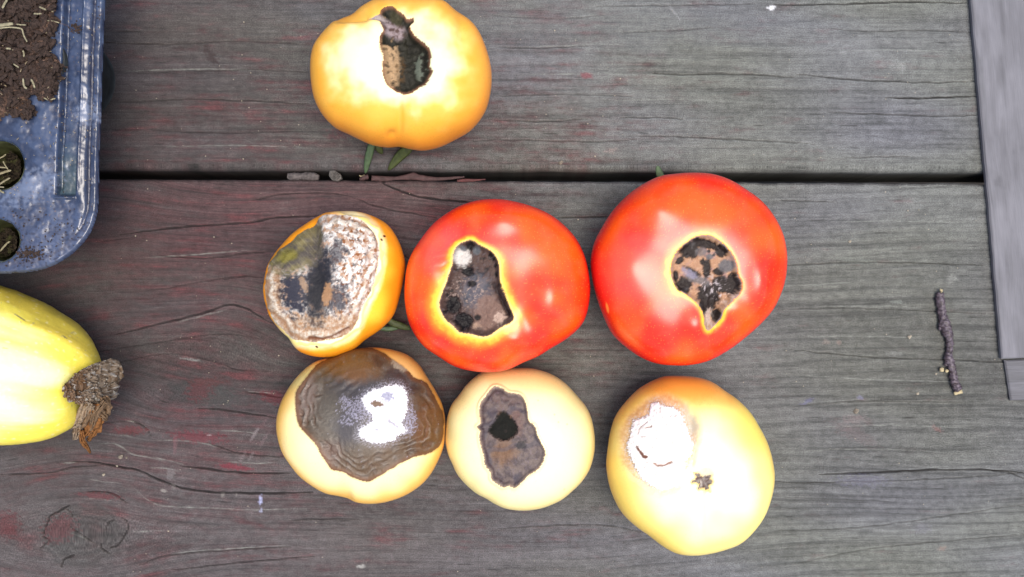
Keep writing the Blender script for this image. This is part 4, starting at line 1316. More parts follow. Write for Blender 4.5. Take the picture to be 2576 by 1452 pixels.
def squash():
    N = 330
    X, Y, Z = dome(OS, (-60, 920), 0.070, 0.036, N, 2.0)
    px, py = proj(X, Y, Z)
    n = normals(X, Y, Z)
    up = np.clip(n[..., 2], 0, 1)
    # long-wise coordinate: angle round the squash's long axis
    tipx, tipy = 222, 985
    ax = np.hypot(px - tipx, py - tipy)
    cy = 905 + (px + 60) * .19
    half = 215 * np.sqrt(np.clip(1 - ((px + 60) / 345) ** 2, .02, 1))
    lon = np.arcsin(np.clip((py - cy) / half, -1, 1))
    ribs = np.cos(lon * 10.5 + .6 * perlin(px / 120, py / 120, 3))
    fine = fbm(lon * 6, px / 210, 83, 3)
    ns = fbm(px / 16, py / 16, 84, 4)
    disp = .45 * ribs * ss(.0, .6, up) + .10 * ns - 7.0 * np.exp(-((ax / 44) ** 2))
    e = 1e-3 * disp
    X, Y, Z = X + n[..., 0] * e, Y + n[..., 1] * e, np.maximum(Z + n[..., 2] * e, .0006)
    col = bc(px, (0.82, 0.68, 0.09))
    col = mix(col, (0.86, 0.82, 0.38), ss(.5, .98, up + .14 * fine + .08 * ribs + .1 * ss(800, 1000, py)))  # blown-out light along the back painted cream
    col = mix(col, (0.50, 0.38, 0.05), .9 * ss(.5, -.3, (py - 745 - .62 * px) / 60 + .4 * fine) * ss(.95, .5, up))  # shaded upper edge painted olive
    col = mix(col, (0.80, 0.66, 0.08), .6 * ss(.1, .8, -ribs) * ss(300, 60, ax))
    sp = perlin(lon * 22, px / 14, 85)
    col = mix(col, (0.89, 0.89, 0.62), .35 * ss(.45, .8, sp))
    col = mix(col, (0.70, 0.80, 0.10), .6 * np.exp(-(ax / 48) ** 2))
    zx, zy = px / ZS[2], (py - ZS[1]) / ZS[2]
    for x, y, a, b, g in ((160, 335, 54, 7, 35), (120, 310, 12, 4, 30), (515, 492, 26, 6, 38), (484, 484, 8, 3, 30), (218, 413, 6, 5, 0), (267, 381, 9, 8, 0),
                          (475, 563, 5, 5, 0), (463, 537, 5, 4, 0), (677, 597, 6, 5, 0), (515, 792, 5, 5, 0), (40, 575, 22, 5, 5), (590, 1050, 6, 5, 0), (600, 642, 4, 4, 0),
                          (10, 210, 5, 4, 0), (580, 450, 16, 8, -20), (620, 488, 6, 4, 0), (480, 285, 20, 5, 40), (455, 330, 5, 3, 0), (165, 372, 8, 4, 20)):
        q = blob(zx, zy, x, y, a, b, g, .35, .4 * perlin(zx / 9, zy / 9, 8))
        col = mix(col, (.16, .14, .07) if a > 20 and x > 50 else (.40, .34, .12), .85 * q)
    root = empty("yellow_squash", (*W(-60, 920, .036)[:2], 0), "pale yellow ribbed squash lying at the left edge below the blue tray", "squash")
    V = np.stack([X, Y, Z], -1).reshape(-1, 3)
    F = grid_faces(N + 1, N + 1)
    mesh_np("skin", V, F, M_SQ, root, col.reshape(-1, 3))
    return root


M_SQ = pigment_mat("squash_skin", rough=0.42, spec=0.4, noise_scale=1100, noise_amt=0.06, bump=0.08)
sq = squash()

BL0 = cv([(640, 830), (650, 760), (740, 740), (820, 690), (870, 650), (920, 660), (950, 720), (960, 790), (945, 880), (930, 940), (880, 1010), (840, 1030), (760, 1040), (690, 1020), (630, 970), (615, 900)], *ZS)


def crust():
    BL = [(245 + (a - 246) * .86, 962 + (b - 962) * .97) for a, b in BL0]
    N = 170
    X, Y, Z = dome(BL, (247, 959), 0.058, 0.024, N, 2.0)
    px, py = proj(X, Y, Z)
    Z2 = .028 + .5 * Z               # a cap on the end of the fruit, not reaching the plank
    X, Y, Z = X * (HC - Z2) / (HC - Z), Y * (HC - Z2) / (HC - Z), Z2
    n = normals(X, Y, Z)
    zq = Z * 5400
    tri = lambda k, sd0, o: (fbm(px / k, py / k, sd0, o, .6) + fbm(px / k, zq / k, sd0 + 7, o, .6) + fbm(py / k, zq / k, sd0 + 13, o, .6)) / 1.8
    a = tri(12, 101, 4)
    b = tri(28, 103, 3)
    gr = 1 - np.abs(tri(5, 104, 1)) * 2.4
    qx, qy = px + .6 * zq, py
    d = (1.4 * a + 1.3 * b + .5 * gr - 1.2) * 1e-3
    X, Y, Z = X + n[..., 0] * d, Y + n[..., 1] * d, Z + n[..., 2] * d
    col = mix(bc(px, A(164, 148, 130)), A(124, 98, 72), ss(-.1, .5, -a))
    col = mix(col, A(96, 78, 62), .7 * ss(.3, -.3, gr))
    col = mix(col, A(120, 84, 52), .6 * ss(230, 205, px + 8 * a))
    col = mix(col, A(200, 196, 190), ss(.36, .5, perlin(qx / 6, qy / 6, 106)) * .8)
    root = bpy.data.objects.new("dried_blossom", None)
    COL.objects.link(root)
    root.parent = sq
    g = np.full(px.shape, .85)
    V = np.stack([X, Y, Z], -1).reshape(-1, 3)
    mesh_np("crust", V, grid_faces(N + 1, N + 1), M_ROT, root, col.reshape(-1, 3), {"gloss": g.reshape(-1)})
    # crumpled papery petals hanging from the crust
    mats = [plain_mat("petal_brown", A(160, 130, 100), rough=.8, noise_scale=900, dark=.5, bump=.8),
            plain_mat("petal_orange", A(178, 120, 66), rough=.7, noise_scale=900, dark=.55, bump=.8),
            plain_mat("petal_pale", A(196, 172, 146), rough=.8, noise_scale=900, dark=.5, bump=.8)]
    defs = [([(690, 1000), (650, 1100), (600, 1180), (556, 1212)], 10, 0.042, 0.029, 2),
            ([(730, 1010), (690, 1110), (630, 1200), (590, 1262)], 13, 0.044, 0.025, 0),
            ([(800, 1010), (800, 1080), (840, 1130), (850, 1152)], 9, 0.046, 0.033, 0),
            ([(770, 1020), (760, 1120), (710, 1220), (650, 1300)], 14, 0.046, 0.021, 1),
            ([(790, 1030), (790, 1130), (750, 1240), (700, 1310)], 12, 0.044, 0.019, 1),
            ([(650, 1230), (660, 1310), (690, 1360), (716, 1412)], 6, 0.030, 0.013, 1),
            ([(740, 1020), (700, 1080), (660, 1150), (600, 1300)], 9, 0.048, 0.021, 2),
            ([(830, 960), (850, 1040), (820, 1110), (780, 1170)], 12, 0.046, 0.031, 0),
            ([(840, 1000), (770, 1090), (740, 1170), (730, 1250)], 8, 0.050, 0.027, 0),
            ([(640, 1180), (620, 1220), (600, 1290), (585, 1300)], 7, 0.034, 0.019, 2)]
    for k, (pts, wd, z0, z1, mi) in enumerate(defs):
        L_ = smooth_poly(cv(pts, *ZS), 6, False)
        n_ = len(L_)
        rs = np.random.RandomState(200 + k)
        V, m_ = [], 9
        for i in range(n_):
            t = i / (n_ - 1)
            T_ = L_[min(i + 1, n_ - 1)] - L_[max(i - 1, 0)]
            T_ /= np.hypot(*T_) + 1e-9
            nn = np.array([-T_[1], T_[0]])
            wi = 1.35 * wd * (.55 + .6 * math.sin(math.pi * min(t * 1.1, 1))) * (1 - .55 * t)
            for j in range(m_):
                s_ = (j / (m_ - 1) - .5) * 2
                p = L_[i] + nn * (s_ * wi * (1 + .15 * rs.randn()))
                z = z0 + (z1 - z0) * t + .0016 * math.sin(j * 1.9 + t * 7 + k) * (1 - .3 * t) + .0003 * rs.randn()
                V.append(W(p[0], p[1], max(z, .002)))
        o = mesh_np("petal", np.array(V), grid_faces(n_, m_), mats[mi], root)
        md = o.modifiers.new("thickness", 'SOLIDIFY')
        md.thickness = .0004
    # grit stuck to the crust
    rs = np.random.RandomState(5)
    V, F = [], []
    spots = [(742, 820, 17), (770, 955, 20), (785, 975, 15), (700, 985, 15), (818, 895, 10), (805, 852, 9), (850, 825, 8), (880, 700, 11), (830, 735, 9), (862, 850, 8),
             (888, 860, 7), (915, 930, 13), (890, 950, 10), (935, 770, 8), (950, 850, 7), (868, 990, 9), (720, 850, 8), (650, 870, 10), (890, 995, 7), (845, 1020, 8), (905, 800, 8), (955, 740, 6)]
    spots += [(rs.uniform(640, 950), rs.uniform(690, 1000), rs.uniform(3, 6)) for _ in range(120)]
    for x, y, r_ in spots:
        X_, Y_, _ = W(ZS[0] + x * ZS[2], ZS[1] + y * ZS[2], .05)
        i = np.hypot(px - (ZS[0] + x * ZS[2]), py - (ZS[1] + y * ZS[2]))
        q = np.unravel_index(np.argmin(i + 1000 * (n[..., 2] < .05)), i.shape)
        if i[q] > 6:
            continue
        c = np.array([X[q], Y[q], Z[q]])
        add_pebble(V, F, c, r_ * .3 * .17e-3, rs)
    o = pebbles("grit", V, F, M_GRIT, root)
    tag(o, kind="stuff")


def add_pebble(V, F, c, r, rs, squash_z=.8):
    b = len(V)
    pts = [(1, 0, 0), (-1, 0, 0), (0, 1, 0), (0, -1, 0), (0, 0, 1), (0, 0, -1), (.6, .6, .55), (-.6, .6, .55), (-.6, -.6, .55), (.6, -.6, .55),
           (.6, .6, -.55), (-.6, .6, -.55), (-.6, -.6, -.55), (.6, -.6, -.55)]
    for p in pts:
        k = r * rs.uniform(.75, 1.2)
        V.append((c[0] + p[0] * k, c[1] + p[1] * k, c[2] + p[2] * k * squash_z))
    for f in ((0, 6, 9), (6, 4, 9), (0, 9, 13), (0, 13, 10), (0, 10, 6), (1, 8, 7), (7, 8, 4), (1, 7, 11), (1, 11, 12), (1, 12, 8), (2, 7, 6), (7, 4, 6), (2, 6, 10), (2, 10, 11),
              (2, 11, 7), (3, 9, 8), (9, 4, 8), (3, 8, 12), (3, 12, 13), (3, 13, 9), (5, 11, 10), (5, 10, 13), (5, 13, 12), (5, 12, 11)):
        F.append((f[0] + b, f[1] + b, f[2] + b))


def pebbles(name, V, F, mat, parent=None, smooth=False):
    return mesh_np(name, np.array(V), np.array(F), mat, parent, smooth=smooth)


M_GRIT = plain_mat("pale_grit", A(176, 170, 158), rough=.8, noise_scale=500, dark=.7)
crust()

# ---------------------------------------------------------------- seed tray
ZT = .052
OT = [(266, -200), (262, 0), (257, 130), (253, 250), (249, 340), (246, 440), (243, 510), (238, 545), (228, 575), (212, 603), (190, 628), (163, 649), (130, 668), (90, 681), (45, 687),
      (0, 688), (-150, 688), (-320, 680), (-330, 200), (-330, -200)]
OPEN = [(134, -140), (134, 40), (129, 80), (118, 125), (103, 170), (88, 215), (60, 260), (10, 290), (-60, 305), (-200, 300), (-260, 150), (-260, -140)]
HOLE1 = ((-2, 415), 61)
HOLE2 = ((-4, 605), 52)


def hole_sd(px, py, h, k=0):
    return np.hypot(px - h[0][0], py - h[0][1]) * (1 + 0 * px) - h[1] - 1.5 * perlin(px / 20, py / 20, 3 + k)


def tray():
    step = 2.5
    xs = np.arange(-340, 275, step)
    ys = np.arange(-205, 695, step)
    px, py = np.meshgrid(xs, ys)
    out = smooth_poly(OT[:16], 6, False)
    out = np.vstack([out, OT[16:]])
    op = smooth_poly(OPEN, 4)

    def field(px, py):
        return np.maximum.reduce([sdist(px, py, out), -sdist(px, py, op), -hole_sd(px, py, HOLE1), -hole_sd(px, py, HOLE2, 1)])
    f = field(px, py)
    near = (f > 0) & (f < step * 1.6)
    for _ in range(3):
        gx = (field(px + .5, py) - field(px - .5, py))
        gy = (field(px, py + .5) - field(px, py - .5))
        gl = np.maximum(gx * gx + gy * gy, .2)
        fx = field(px, py)
        px = np.where(near, px - fx * gx / gl, px)
        py = np.where(near, py - fx * gy / gl, py)
    keep_v = (f <= 0) | near
    so = -sdist(px, py, out)                      # distance inwards from the outer edge
    right = ss(560, 470, py)
    nz = fbm(px / 30, py / 30, 111, 3)
    z = np.zeros(px.shape)
    xr = px + (py - 250) * .040                   # lines follow the slight slant of the side
    z -= 1.6 * (1 - ss(0, 6, so))
    z -= 1.5 * np.exp(-((so - 24) / 3.4) ** 2) * ss(620, 500, py)
    z += .8 * np.exp(-((so - 40) / 10) ** 2) * right
    z += 1.0 * np.exp(-((xr - 206) / 4) ** 2) * ss(500, 470, py)
    chan = ss(149, 158, xr) * (1 - ss(194, 201, xr)) * (1 - ss(486, 494, py))
    z -= 2.4 * chan
    z -= 1.6 * np.exp(-((xr - 155) / 4) ** 2) * (1 - ss(470, 490, py))
    z += 1.0 * np.exp(-((py - 497) / 3.0) ** 2) * ss(140, 150, xr) * (1 - ss(195, 202, xr))
    for h_, kk in ((HOLE1, 0), (HOLE2, 1)):
        q = hole_sd(px, py, h_, kk)
        z -= 1.2 * np.exp(-(np.clip(q, 0, 99) / 4) ** 2)
    z += .35 * nz + .8 * perlin(px / 160, py / 160, 112)
    X, Y, _ = W(px, py, ZT)
    Z = ZT + z * 1e-3
    col = mix(bc(px, A(50, 62, 90)), A(74, 90, 122), ss(-.4, .6, nz + perlin(px / 90, py / 130, 113)))
    col = mix(col, A(62, 78, 112), .7 * chan * ss(-.4, .3, fbm(px / 20, py / 40, 114, 3)))
    col = mix(col, A(74, 96, 92), .6 * chan * ss(300, 480, py + 50 * nz))
    col = mix(col, A(92, 104, 136), .45 * ss(480, 620, py))
    n2 = fbm(px / 12, py / 12, 115, 4)
    col = mix(col, A(150, 165, 195), .6 * blob(px, py, 216, 285, 30, 26, 0, .5, .8 * n2) + .5 * blob(px, py, 75, 470, 70, 30, -25, .6, 1.0 * n2))
    col = mix(col, A(140, 116, 96), .55 * ss(.5, .75, perlin(px / 8, py / 8, 116)) * ss(.0, .3, perlin(px / 90, py / 90, 117)))
    col = mix(col, A(58, 62, 84), .75 * ss(.42, .55, perlin(px / 8, py / 8, 118) + .12) * ss(510, 580, py))
    col = mix(col, A(78, 76, 92), .5 * np.exp(-((so - 24) / 4) ** 2))
    root = empty("seed_tray", (*W(-40, 250, 0)[:2], 0), "dirty blue plastic seed tray with rounded corner in the upper left corner", "tray")
    V = np.stack([X, Y, Z], -1).reshape(-1, 3)
    F = grid_faces(*X.shape)
    kf = keep_v.reshape(-1)[F].all(1)
    qx, qy = px.reshape(-1)[F], py.reshape(-1)[F]
    area = .5 * np.abs((qx[:, 2] - qx[:, 0]) * (qy[:, 3] - qy[:, 1]) - (qx[:, 3] - qx[:, 1]) * (qy[:, 2] - qy[:, 0]))
    kf &= (area > .12 * step * step) & ~(f.reshape(-1)[F] > 0).all(1)
    V2, F2, c2, _ = sub_faces(V, F, kf, col.reshape(-1, 3))
    o = mesh_np("flange", V2, F2, M_TRAY, root, c2)
    md = o.modifiers.new("thickness", 'SOLIDIFY')
    md.thickness = .0012
    md.offset = -1
    # cells hanging below the flange: lathe profiles
    def cell(cx, cy, r0, x1, y1, r1, zb, mat, poly=None, ztop=ZT - .0008):
        n_ = 48
        V = []
        prof = np.linspace(0, 1, 8)
        c0 = np.array(W(cx, cy, ztop)[:2])
        c1 = np.array(W(x1, y1, zb)[:2])
        rr0 = r0 * (HC - ztop) * TK
        for t in prof:
            z_ = ztop + (zb - ztop) * t
            cc = c0 + (c1 - c0) * t
            r_ = rr0 + (r1 - rr0) * t
            for k in range(n_):
                a = 2 * math.pi * k / n_
                V.append((cc[0] + r_ * math.cos(a), cc[1] + r_ * math.sin(a), z_))
        V.append((c1[0], c1[1], zb))
        Fq = [(i * n_ + k, i * n_ + (k + 1) % n_, (i + 1) * n_ + (k + 1) % n_, (i + 1) * n_ + k) for i in range(7) for k in range(n_)]
        Ft = [(8 * n_, 7 * n_ + (k + 1) % n_, 7 * n_ + k) for k in range(n_)]
        o_ = mesh_np("cell", np.array(V), [np.array(Fq), np.array(Ft)], mat, root)
        m2 = o_.modifiers.new("thickness", 'SOLIDIFY')
        m2.thickness = .0008
        return o_
    dk = plain_mat("dark_cell_plastic", A(44, 50, 52, .6), rough=.5, noise_scale=200)
    ol = plain_mat("mossy_cell_plastic", A(100, 104, 66), rough=.45, noise_scale=260, dark=.5)
    cell(62, 150, 96, 186, 205, .0190, .0006, dk)
    cell(HOLE1[0][0], HOLE1[0][1], HOLE1[1] + 2, 110, 455, .0085, .014, ol)
    cell(HOLE2[0][0], HOLE2[0][1], HOLE2[1] + 2, 90, 625, .0080, .018, ol)
    return root


def tray_mat():
    m = pigment_mat("blue_tray_plastic", rough=.26, spec=.55, noise_scale=420, noise_amt=.14, bump=.25, bump_dist=.0003)
    return m


M_TRAY = tray_mat()
tray()

# soil heaped in the big opening and spilling over
M_SOIL = pigment_mat("peat_soil", rough=.95, spec=.1, noise_scale=700, noise_amt=.5, bump=.9, bump_dist=.001)
SO = [(-250, -160), (138, -160), (138, 0), (140, 60), (136, 100), (125, 135), (150, 150), (158, 168), (146, 196), (140, 235), (132, 250), (104, 248), (92, 236), (60, 240), (78, 262), (84, 282),
      (64, 302), (52, 298), (36, 286), (12, 290), (-2, 308), (-60, 305), (-120, 290), (-250, 280)]


def soil():
    step = 2.0
    px, py = np.meshgrid(np.arange(-250, 170, step), np.arange(-160, 320, step))
    sd = sdist(px, py, SO) + 7 * fbm(px / 12, py / 12, 121, 3)
    n1 = fbm(px / 34, py / 34, 122, 5, .62)
    n2 = fbm(px / 9, py / 9, 123, 4, .65)
    deep = ss(0, 60, -sdist(px, py, OPEN))
    z = ZT + (.8 + 2.0 * ss(0, -22, sd) - 3.0 * deep + 4.2 * n1 + 2.0 * n2) * 1e-3
    z = np.where(sd > 0, ZT - .004, z)
    X, Y, _ = W(px, py, ZT)
    col = mix(bc(px, A(40, 33, 32)), A(88, 70, 62), ss(-.1, .6, n2))
    col = mix(col, A(138, 112, 98), .8 * ss(-60, -6, sd) * ss(-.3, .4, n1 + .3))
    col = mix(col, A(36, 28, 28), .8 * ss(.1, .7, -n2 - .6 * n1))
    col = mix(col, A(120, 84, 56), .5 * blob(px, py, 65, 285, 34, 34, 0, .6))
    V = np.stack([X, Y, z], -1).reshape(-1, 3)
    F = grid_faces(*px.shape)
    kf = (sd.reshape(-1)[F] < 0).any(1)
    V2, F2, c2, _ = sub_faces(V, F, kf, col.reshape(-1, 3))
    o = mesh_np("potting_soil", V2, F2, M_SOIL, None, c2)
    tag(o, "dark brown peaty potting soil heaped in the blue tray", "soil", kind="stuff")
    # loose clods and crumbs on the soil and on the flange
    rs = np.random.RandomState(9)
    for name, mat, spots in (
        ("soil_crumbs", plain_mat("soil_crumb", A(78, 62, 54), rough=.95, noise_scale=900, dark=.45, bump=.9),
         [(rs.uniform(-20, 140), rs.uniform(-20, 290), rs.uniform(2.5, 10), 'soil') for _ in range(900)]
         + [(rs.normal(115, 26), rs.normal(205, 36), rs.uniform(2, 8), 'soil') for _ in range(320)]
         + [(rs.normal(70, 14), rs.normal(285, 12), rs.uniform(2, 7), 'soil') for _ in range(130)]
         + [(rs.normal(193, 8), rs.normal(70, 6), rs.uniform(1.5, 3.5), 'top') for _ in range(40)]
         + [(rs.normal(70, 22), rs.normal(640, 9), rs.uniform(1.2, 3.4), 'top') for _ in range(110)]
         + [(rs.uniform(5, 225), rs.uniform(525, 680), rs.uniform(.8, 2.2), 'top') for _ in range(190)]
         + [(rs.choice([240, 226, 160, 140, 250]) + rs.normal(0, 4), rs.uniform(0, 520), rs.uniform(.6, 1.8), 'top') for _ in range(150)]),
        ("straw_flecks", plain_mat("straw_fleck", A(188, 172, 140, .5), rough=.7, noise_scale=500, dark=.75),
         [(rs.uniform(0, 135), rs.uniform(0, 290), rs.uniform(.8, 2.2), 'soil') for _ in range(110)]
         + [(rs.uniform(20, 250), rs.uniform(290, 520), rs.uniform(.6, 1.6), 'top') for _ in range(90)]
         + [(rs.uniform(140, 255), rs.uniform(0, 300), rs.uniform(.5, 1.4), 'top') for _ in range(70)])):
        V, F = [], []
        for x, y, r_, kind in spots:
            if kind == 'top' and (sdist(np.array([x]), np.array([y]), OT)[0] > -9 or hole_sd(np.array([x]), np.array([y]), HOLE1)[0] < 2
                                  or hole_sd(np.array([x]), np.array([y]), HOLE2, 1)[0] < 2):
                continue
            if kind == 'soil':
                j, i = int((y + 160) / step), int((x + 250) / step)
                if not (0 <= j < px.shape[0] and 0 <= i < px.shape[1]) or sd[j, i] > 0:
                    continue
                zz = z[j, i] + r_ * .05e-3
            else:
                zz = ZT + .0007
            c = W(x, y, zz)
            b = len(V)
            add_pebble(V, F, c, r_ * .16e-3, rs, .7)
            a, st = rs.uniform(0, math.pi), rs.uniform(1.3, 3.2 if name[1] == 't' else 1.9)
            ca, sa = math.cos(a), math.sin(a)
            for q in range(b, len(V)):
                dx, dy = V[q][0] - c[0], V[q][1] - c[1]
                u_, v_ = (dx * ca + dy * sa) * st, (-dx * sa + dy * ca) / math.sqrt(st)
                V[q] = (c[0] + u_ * ca - v_ * sa, c[1] + u_ * sa + v_ * ca, V[q][2])
        lab = "small dark crumbs of soil scattered over the blue tray" if name == "soil_crumbs" else "tiny pale straw flecks scattered over soil and tray"
        tag(pebbles(name, V, F, mat), lab, "crumbs", kind="stuff")
    return z, sd, px


soil()


def hole_soil(cx, cy, r_, z0, label, seed):
    N = 70
    g, m_ = np.meshgrid(np.linspace(-1, 1, N), np.linspace(-1, 1, N))
    px, py = cx + g * r_, cy + m_ * r_
    n1, n2 = fbm(px / 18, py / 18, seed, 4), fbm(px / 7, py / 7, seed + 1, 3)
    z = z0 + (2.2 * n1 + 1.2 * n2) * 1e-3
    X, Y, _ = W(px, py, z0)
    col = mix(bc(px, A(62, 54, 44)), A(30, 26, 24), ss(-.1, .5, -n2))
    col = mix(col, A(88, 92, 52), .5 * ss(0, .5, n1))
    V = np.stack([X, Y, z], -1).reshape(-1, 3)
    F = grid_faces(N, N)
    keep = ((g ** 2 + m_ ** 2).reshape(-1)[F] < 1).all(1)
    V2, F2, c2, _ = sub_faces(V, F, keep, col.reshape(-1, 3))
    tag(mesh_np("potting_soil", V2, F2, M_SOIL, None, c2), label, "soil", kind="stuff")


hole_soil(8, 421, 46, ZT - .016, "dark mossy soil inside the large round hole of the tray", 401)
hole_soil(4, 609, 40, ZT - .016, "dark soil inside the small round hole of the tray", 411)
M_STRAW = plain_mat("straw", A(178, 170, 138, .5), rough=.6, noise_scale=400, dark=.8)
SX = .25


def straw(pts, w, z, label, mat=M_STRAW, z1=None, scale=(0, 0, SX)):
    L_ = smooth_poly(cv(pts, *scale), 5, False)
    n_ = len(L_)
    P = np.array([W(a, b, z + ((z1 if z1 is not None else z) - z) * i / (n_ - 1) + .0004 * math.sin(i)) for i, (a, b) in enumerate(L_)])
    rad = .34 * w * (.75 + .25 * np.sin(np.linspace(.3, 2.8, n_)))
    V, F = tube(P, rad, 7, .5, 4, .06)
    c = P[n_ // 2]
    o = mesh_np("straw_piece", V - c, F, mat)
    o.location = c
    return tag(o, label, "straw", "pieces of straw in the seed tray")


straw([(-60, 262), (40, 252), (130, 238)], .0022, ZT + .0035, "wide flat straw blade lying across the soil at the left edge")
straw([(-40, 292), (80, 276), (190, 284), (222, 300), (240, 360), (272, 420)], .0010, ZT + .0042, "longest straw, bent downward like an elbow on the soil")
straw([(165, 245), (210, 250), (262, 252)], .0009, ZT + .003, "short level straw just right of the wide straw blade")
straw([(70, 0), (45, 40), (22, 85)], .0016, ZT + .003, "greenish straw in the top left corner of the soil")
straw([(395, 70), (430, 85), (465, 100)], .0011, ZT + .003, "short whitish straw near the top of the soil by the tray wall")
straw([(340, 138), (380, 140), (418, 136)], .0011, ZT + .003, "stubby level straw below the whitish one by the tray wall")
straw([(438, 150), (445, 190)], .0010, ZT + .002, "short upright straw beside the tray wall")
straw([(228, 510), (242, 540), (236, 570)], .0012, ZT + .002, "short upright pale straw in the middle of the soil")
straw([(60, 488), (110, 492)], .0012, ZT + .003, "stubby cream straw below the bent straw")
straw([(135, 645), (190, 680)], .0009, ZT + .003, "slanting short straw near the lower soil")
straw([(232, 790), (240, 860), (268, 896)], .0013, ZT + .004, "curved cream straw at the lower edge of the soil, left one")
straw([(312, 800), (335, 840), (348, 886)], .0013, ZT + .004, "white straw beside the curved cream straw")
straw([(440, 985), (490, 1005), (560, 990)], .0009, ZT + .003, "curved thin straw where the spilled soil ends on the tray")
straw([(470, 208), (540, 215), (600, 232)], .0007, ZT + .0022, "thin tan straw bridging the soil and the tray wall")
straw([(512, 682), (560, 685), (600, 676)], .0007, ZT + .003, "thin orange tan straw on the spilled soil")
straw([(20, 1128), (100, 1136)], .0009, ZT + .002, "thin straw lying on the lowest soil tip")
ZH = (0, 339, .2553)
straw([(-60, 255), (30, 215), (60, 190)], .0010, ZT - .012, "upper straw crossing inside the large round hole", scale=ZH)
straw([(30, 262), (50, 300), (80, 345)], .0009, ZT - .010, "slanting straw inside the large round hole", scale=ZH)
straw([(-40, 320), (60, 325)], .0009, ZT - .011, "level straw inside the large round hole", scale=ZH)
straw([(-40, 400), (40, 370), (110, 350)], .0016, ZT - .012, "thick olive tan straw inside the large round hole", scale=ZH)
straw([(-20, 500), (40, 460), (100, 425)], .0012, ZT - .008, "straw lying along the lower wall of the large round hole", scale=ZH)
straw([(0, 1150), (60, 1080), (100, 1050)], .0012, ZT - .012, "olive straw inside the small round hole", scale=ZH)
straw([(-10, 515), (40, 518)], .0008, ZT + .001, "short pale straw just below the large round hole", scale=ZH)
straw([(-10, 545), (15, 560), (38, 575)], .0013, ZT + .001, "whitest straw tip below the large round hole at the left edge", scale=ZH)

# ---------------------------------------------------------------- pale board and the block under it
def board(name, top, zt, zb, mat_col, label, cat, seed, vert=True, edge=(1.2,)):
    """board from a traced quadrilateral top (clockwise from the upper left), with soft arrises"""
    (x0, y0), (x1, y1), (x2, y2), (x3, y3) = top
    n, m = 260, 60
    rows = []
    u = np.r_[0, .0015, .003, .005, .008, .012, np.linspace(.02, 1, m - 6)]
    v = np.r_[np.linspace(0, .985, n - 6), .989, .992, .995, .997, .9985, 1]
    U, Vv = np.meshgrid(u, v)
    px = (x0 * (1 - U) + x1 * U) * (1 - Vv) + (x3 * (1 - U) + x2 * U) * Vv
    py = (y0 * (1 - U) + y1 * U) * (1 - Vv) + (y3 * (1 - U) + y2 * U) * Vv
    Ld = np.minimum(np.minimum(U * abs(x1 - x0), (1 - U) * abs(x1 - x0)), np.minimum(Vv * abs(y3 - y0), (1 - Vv) * abs(y3 - y0)))
    if vert:
        gx, gy = py, (px - x0 - (py - y0) * (x3 - x0) / (y3 - y0))
    else:
        gx, gy = px, py
    jit = 1.4 * perlin(gx / 60, gx * 0, seed) * (U < .02)
    px = px + jit
    gy2 = gy + 6 * perlin(gx / 260, gy / 60, seed + 1)
    f = fbm(gx / 260, gy2 / 5, seed + 2, 4, .6)
    g = fbm(gx / 160, gy2 / 26, seed + 3, 3)
    z = zt + (.10 * f + .08 * g) * 1e-3 - 1e-3 * .7 * (1 - ss(0, 5, Ld)) ** 2
    col = mix(bc(px, mat_col[0]), mat_col[1], ss(-.5, .6, g + .3 * f))
    col = mix(col, mat_col[2], .55 * ss(.3, .8, -f - .3 * g))
    col = col * (1 + .10 * f)[..., None]
    X, Y, _ = W(px, py, zt)
    V = np.stack([X, Y, z], -1)
    G = np.stack([gx * .8, gy2, 0 * gx], -1) * .2e-3
    ring = [(0, j) for j in range(m)] + [(i, m - 1) for i in range(1, n)] + [(n - 1, j) for j in range(m - 2, -1, -1)] + [(i, 0) for i in range(n - 2, 0, -1)]
    Vt = V.reshape(-1, 3)
    idx = np.array([i * m + j for i, j in ring])
    nt_ = len(Vt)
    idx0 = idx
    Vt = np.vstack([Vt, Vt[idx]])
    idx = nt_ + np.arange(len(idx0))
    low = Vt[idx].copy()
    low[:, 2] = zb
    base = len(Vt)
    k = len(idx)
    side = np.array([(idx[i], base + i, base + (i + 1) % k, idx[(i + 1) % k]) for i in range(k)])[:, ::-1]
    C = np.vstack([col.reshape(-1, 3), col.reshape(-1, 3)[idx0], col.reshape(-1, 3)[idx0]])
    GG = np.vstack([G.reshape(-1, 3), G.reshape(-1, 3)[idx0], G.reshape(-1, 3)[idx0] + np.array([0, .004, 0])])
    Vall = np.vstack([Vt, low])
    c = np.array([*Vall[:, :2].mean(0), zb])
    o = mesh_np(name, Vall - c, [grid_faces(n, m), side], M_BOARD, None, C, {"grain": GG})
    o.location = c
    return tag(o, label, cat)


M_BOARD = pigment_mat("pale_board_wood", rough=0.7, spec=0.25, noise_scale=1.0, noise_amt=0.14, bump=0.3,
                      bump_dist=0.0002, coord_attr="grain", stretch=(110, 1500, 1))
board("pale_board", [(2433, -120), (3000, -160), (3080, 885), (2521, 903)], .0034, .0008,
      (A(130, 130, 136), A(146, 146, 153), A(106, 106, 111)), "pale lavender grey board lying across the planks at the right edge", "board", 301)
board("wood_block", [(2528, 906.5), (3080, 888), (3090, 1000), (2544, 1008)], .0022, .0008,
      (A(118, 118, 122), A(132, 132, 138), A(94, 94, 98)), "darker grey wood piece butted against the lower end of the pale board", "block", 331, vert=False)

# ---------------------------------------------------------------- twig
ZW = (2249.2, 670.8, .29889)
M_BARK = plain_mat("twig_bark", A(96, 82, 88), rough=.42, noise_scale=900, dark=.55, bump=.9, col2=A(134, 122, 134))
M_CUT = plain_mat("pale_wood_tip", A(205, 190, 150, .6), rough=.8, noise_scale=900, dark=.8)


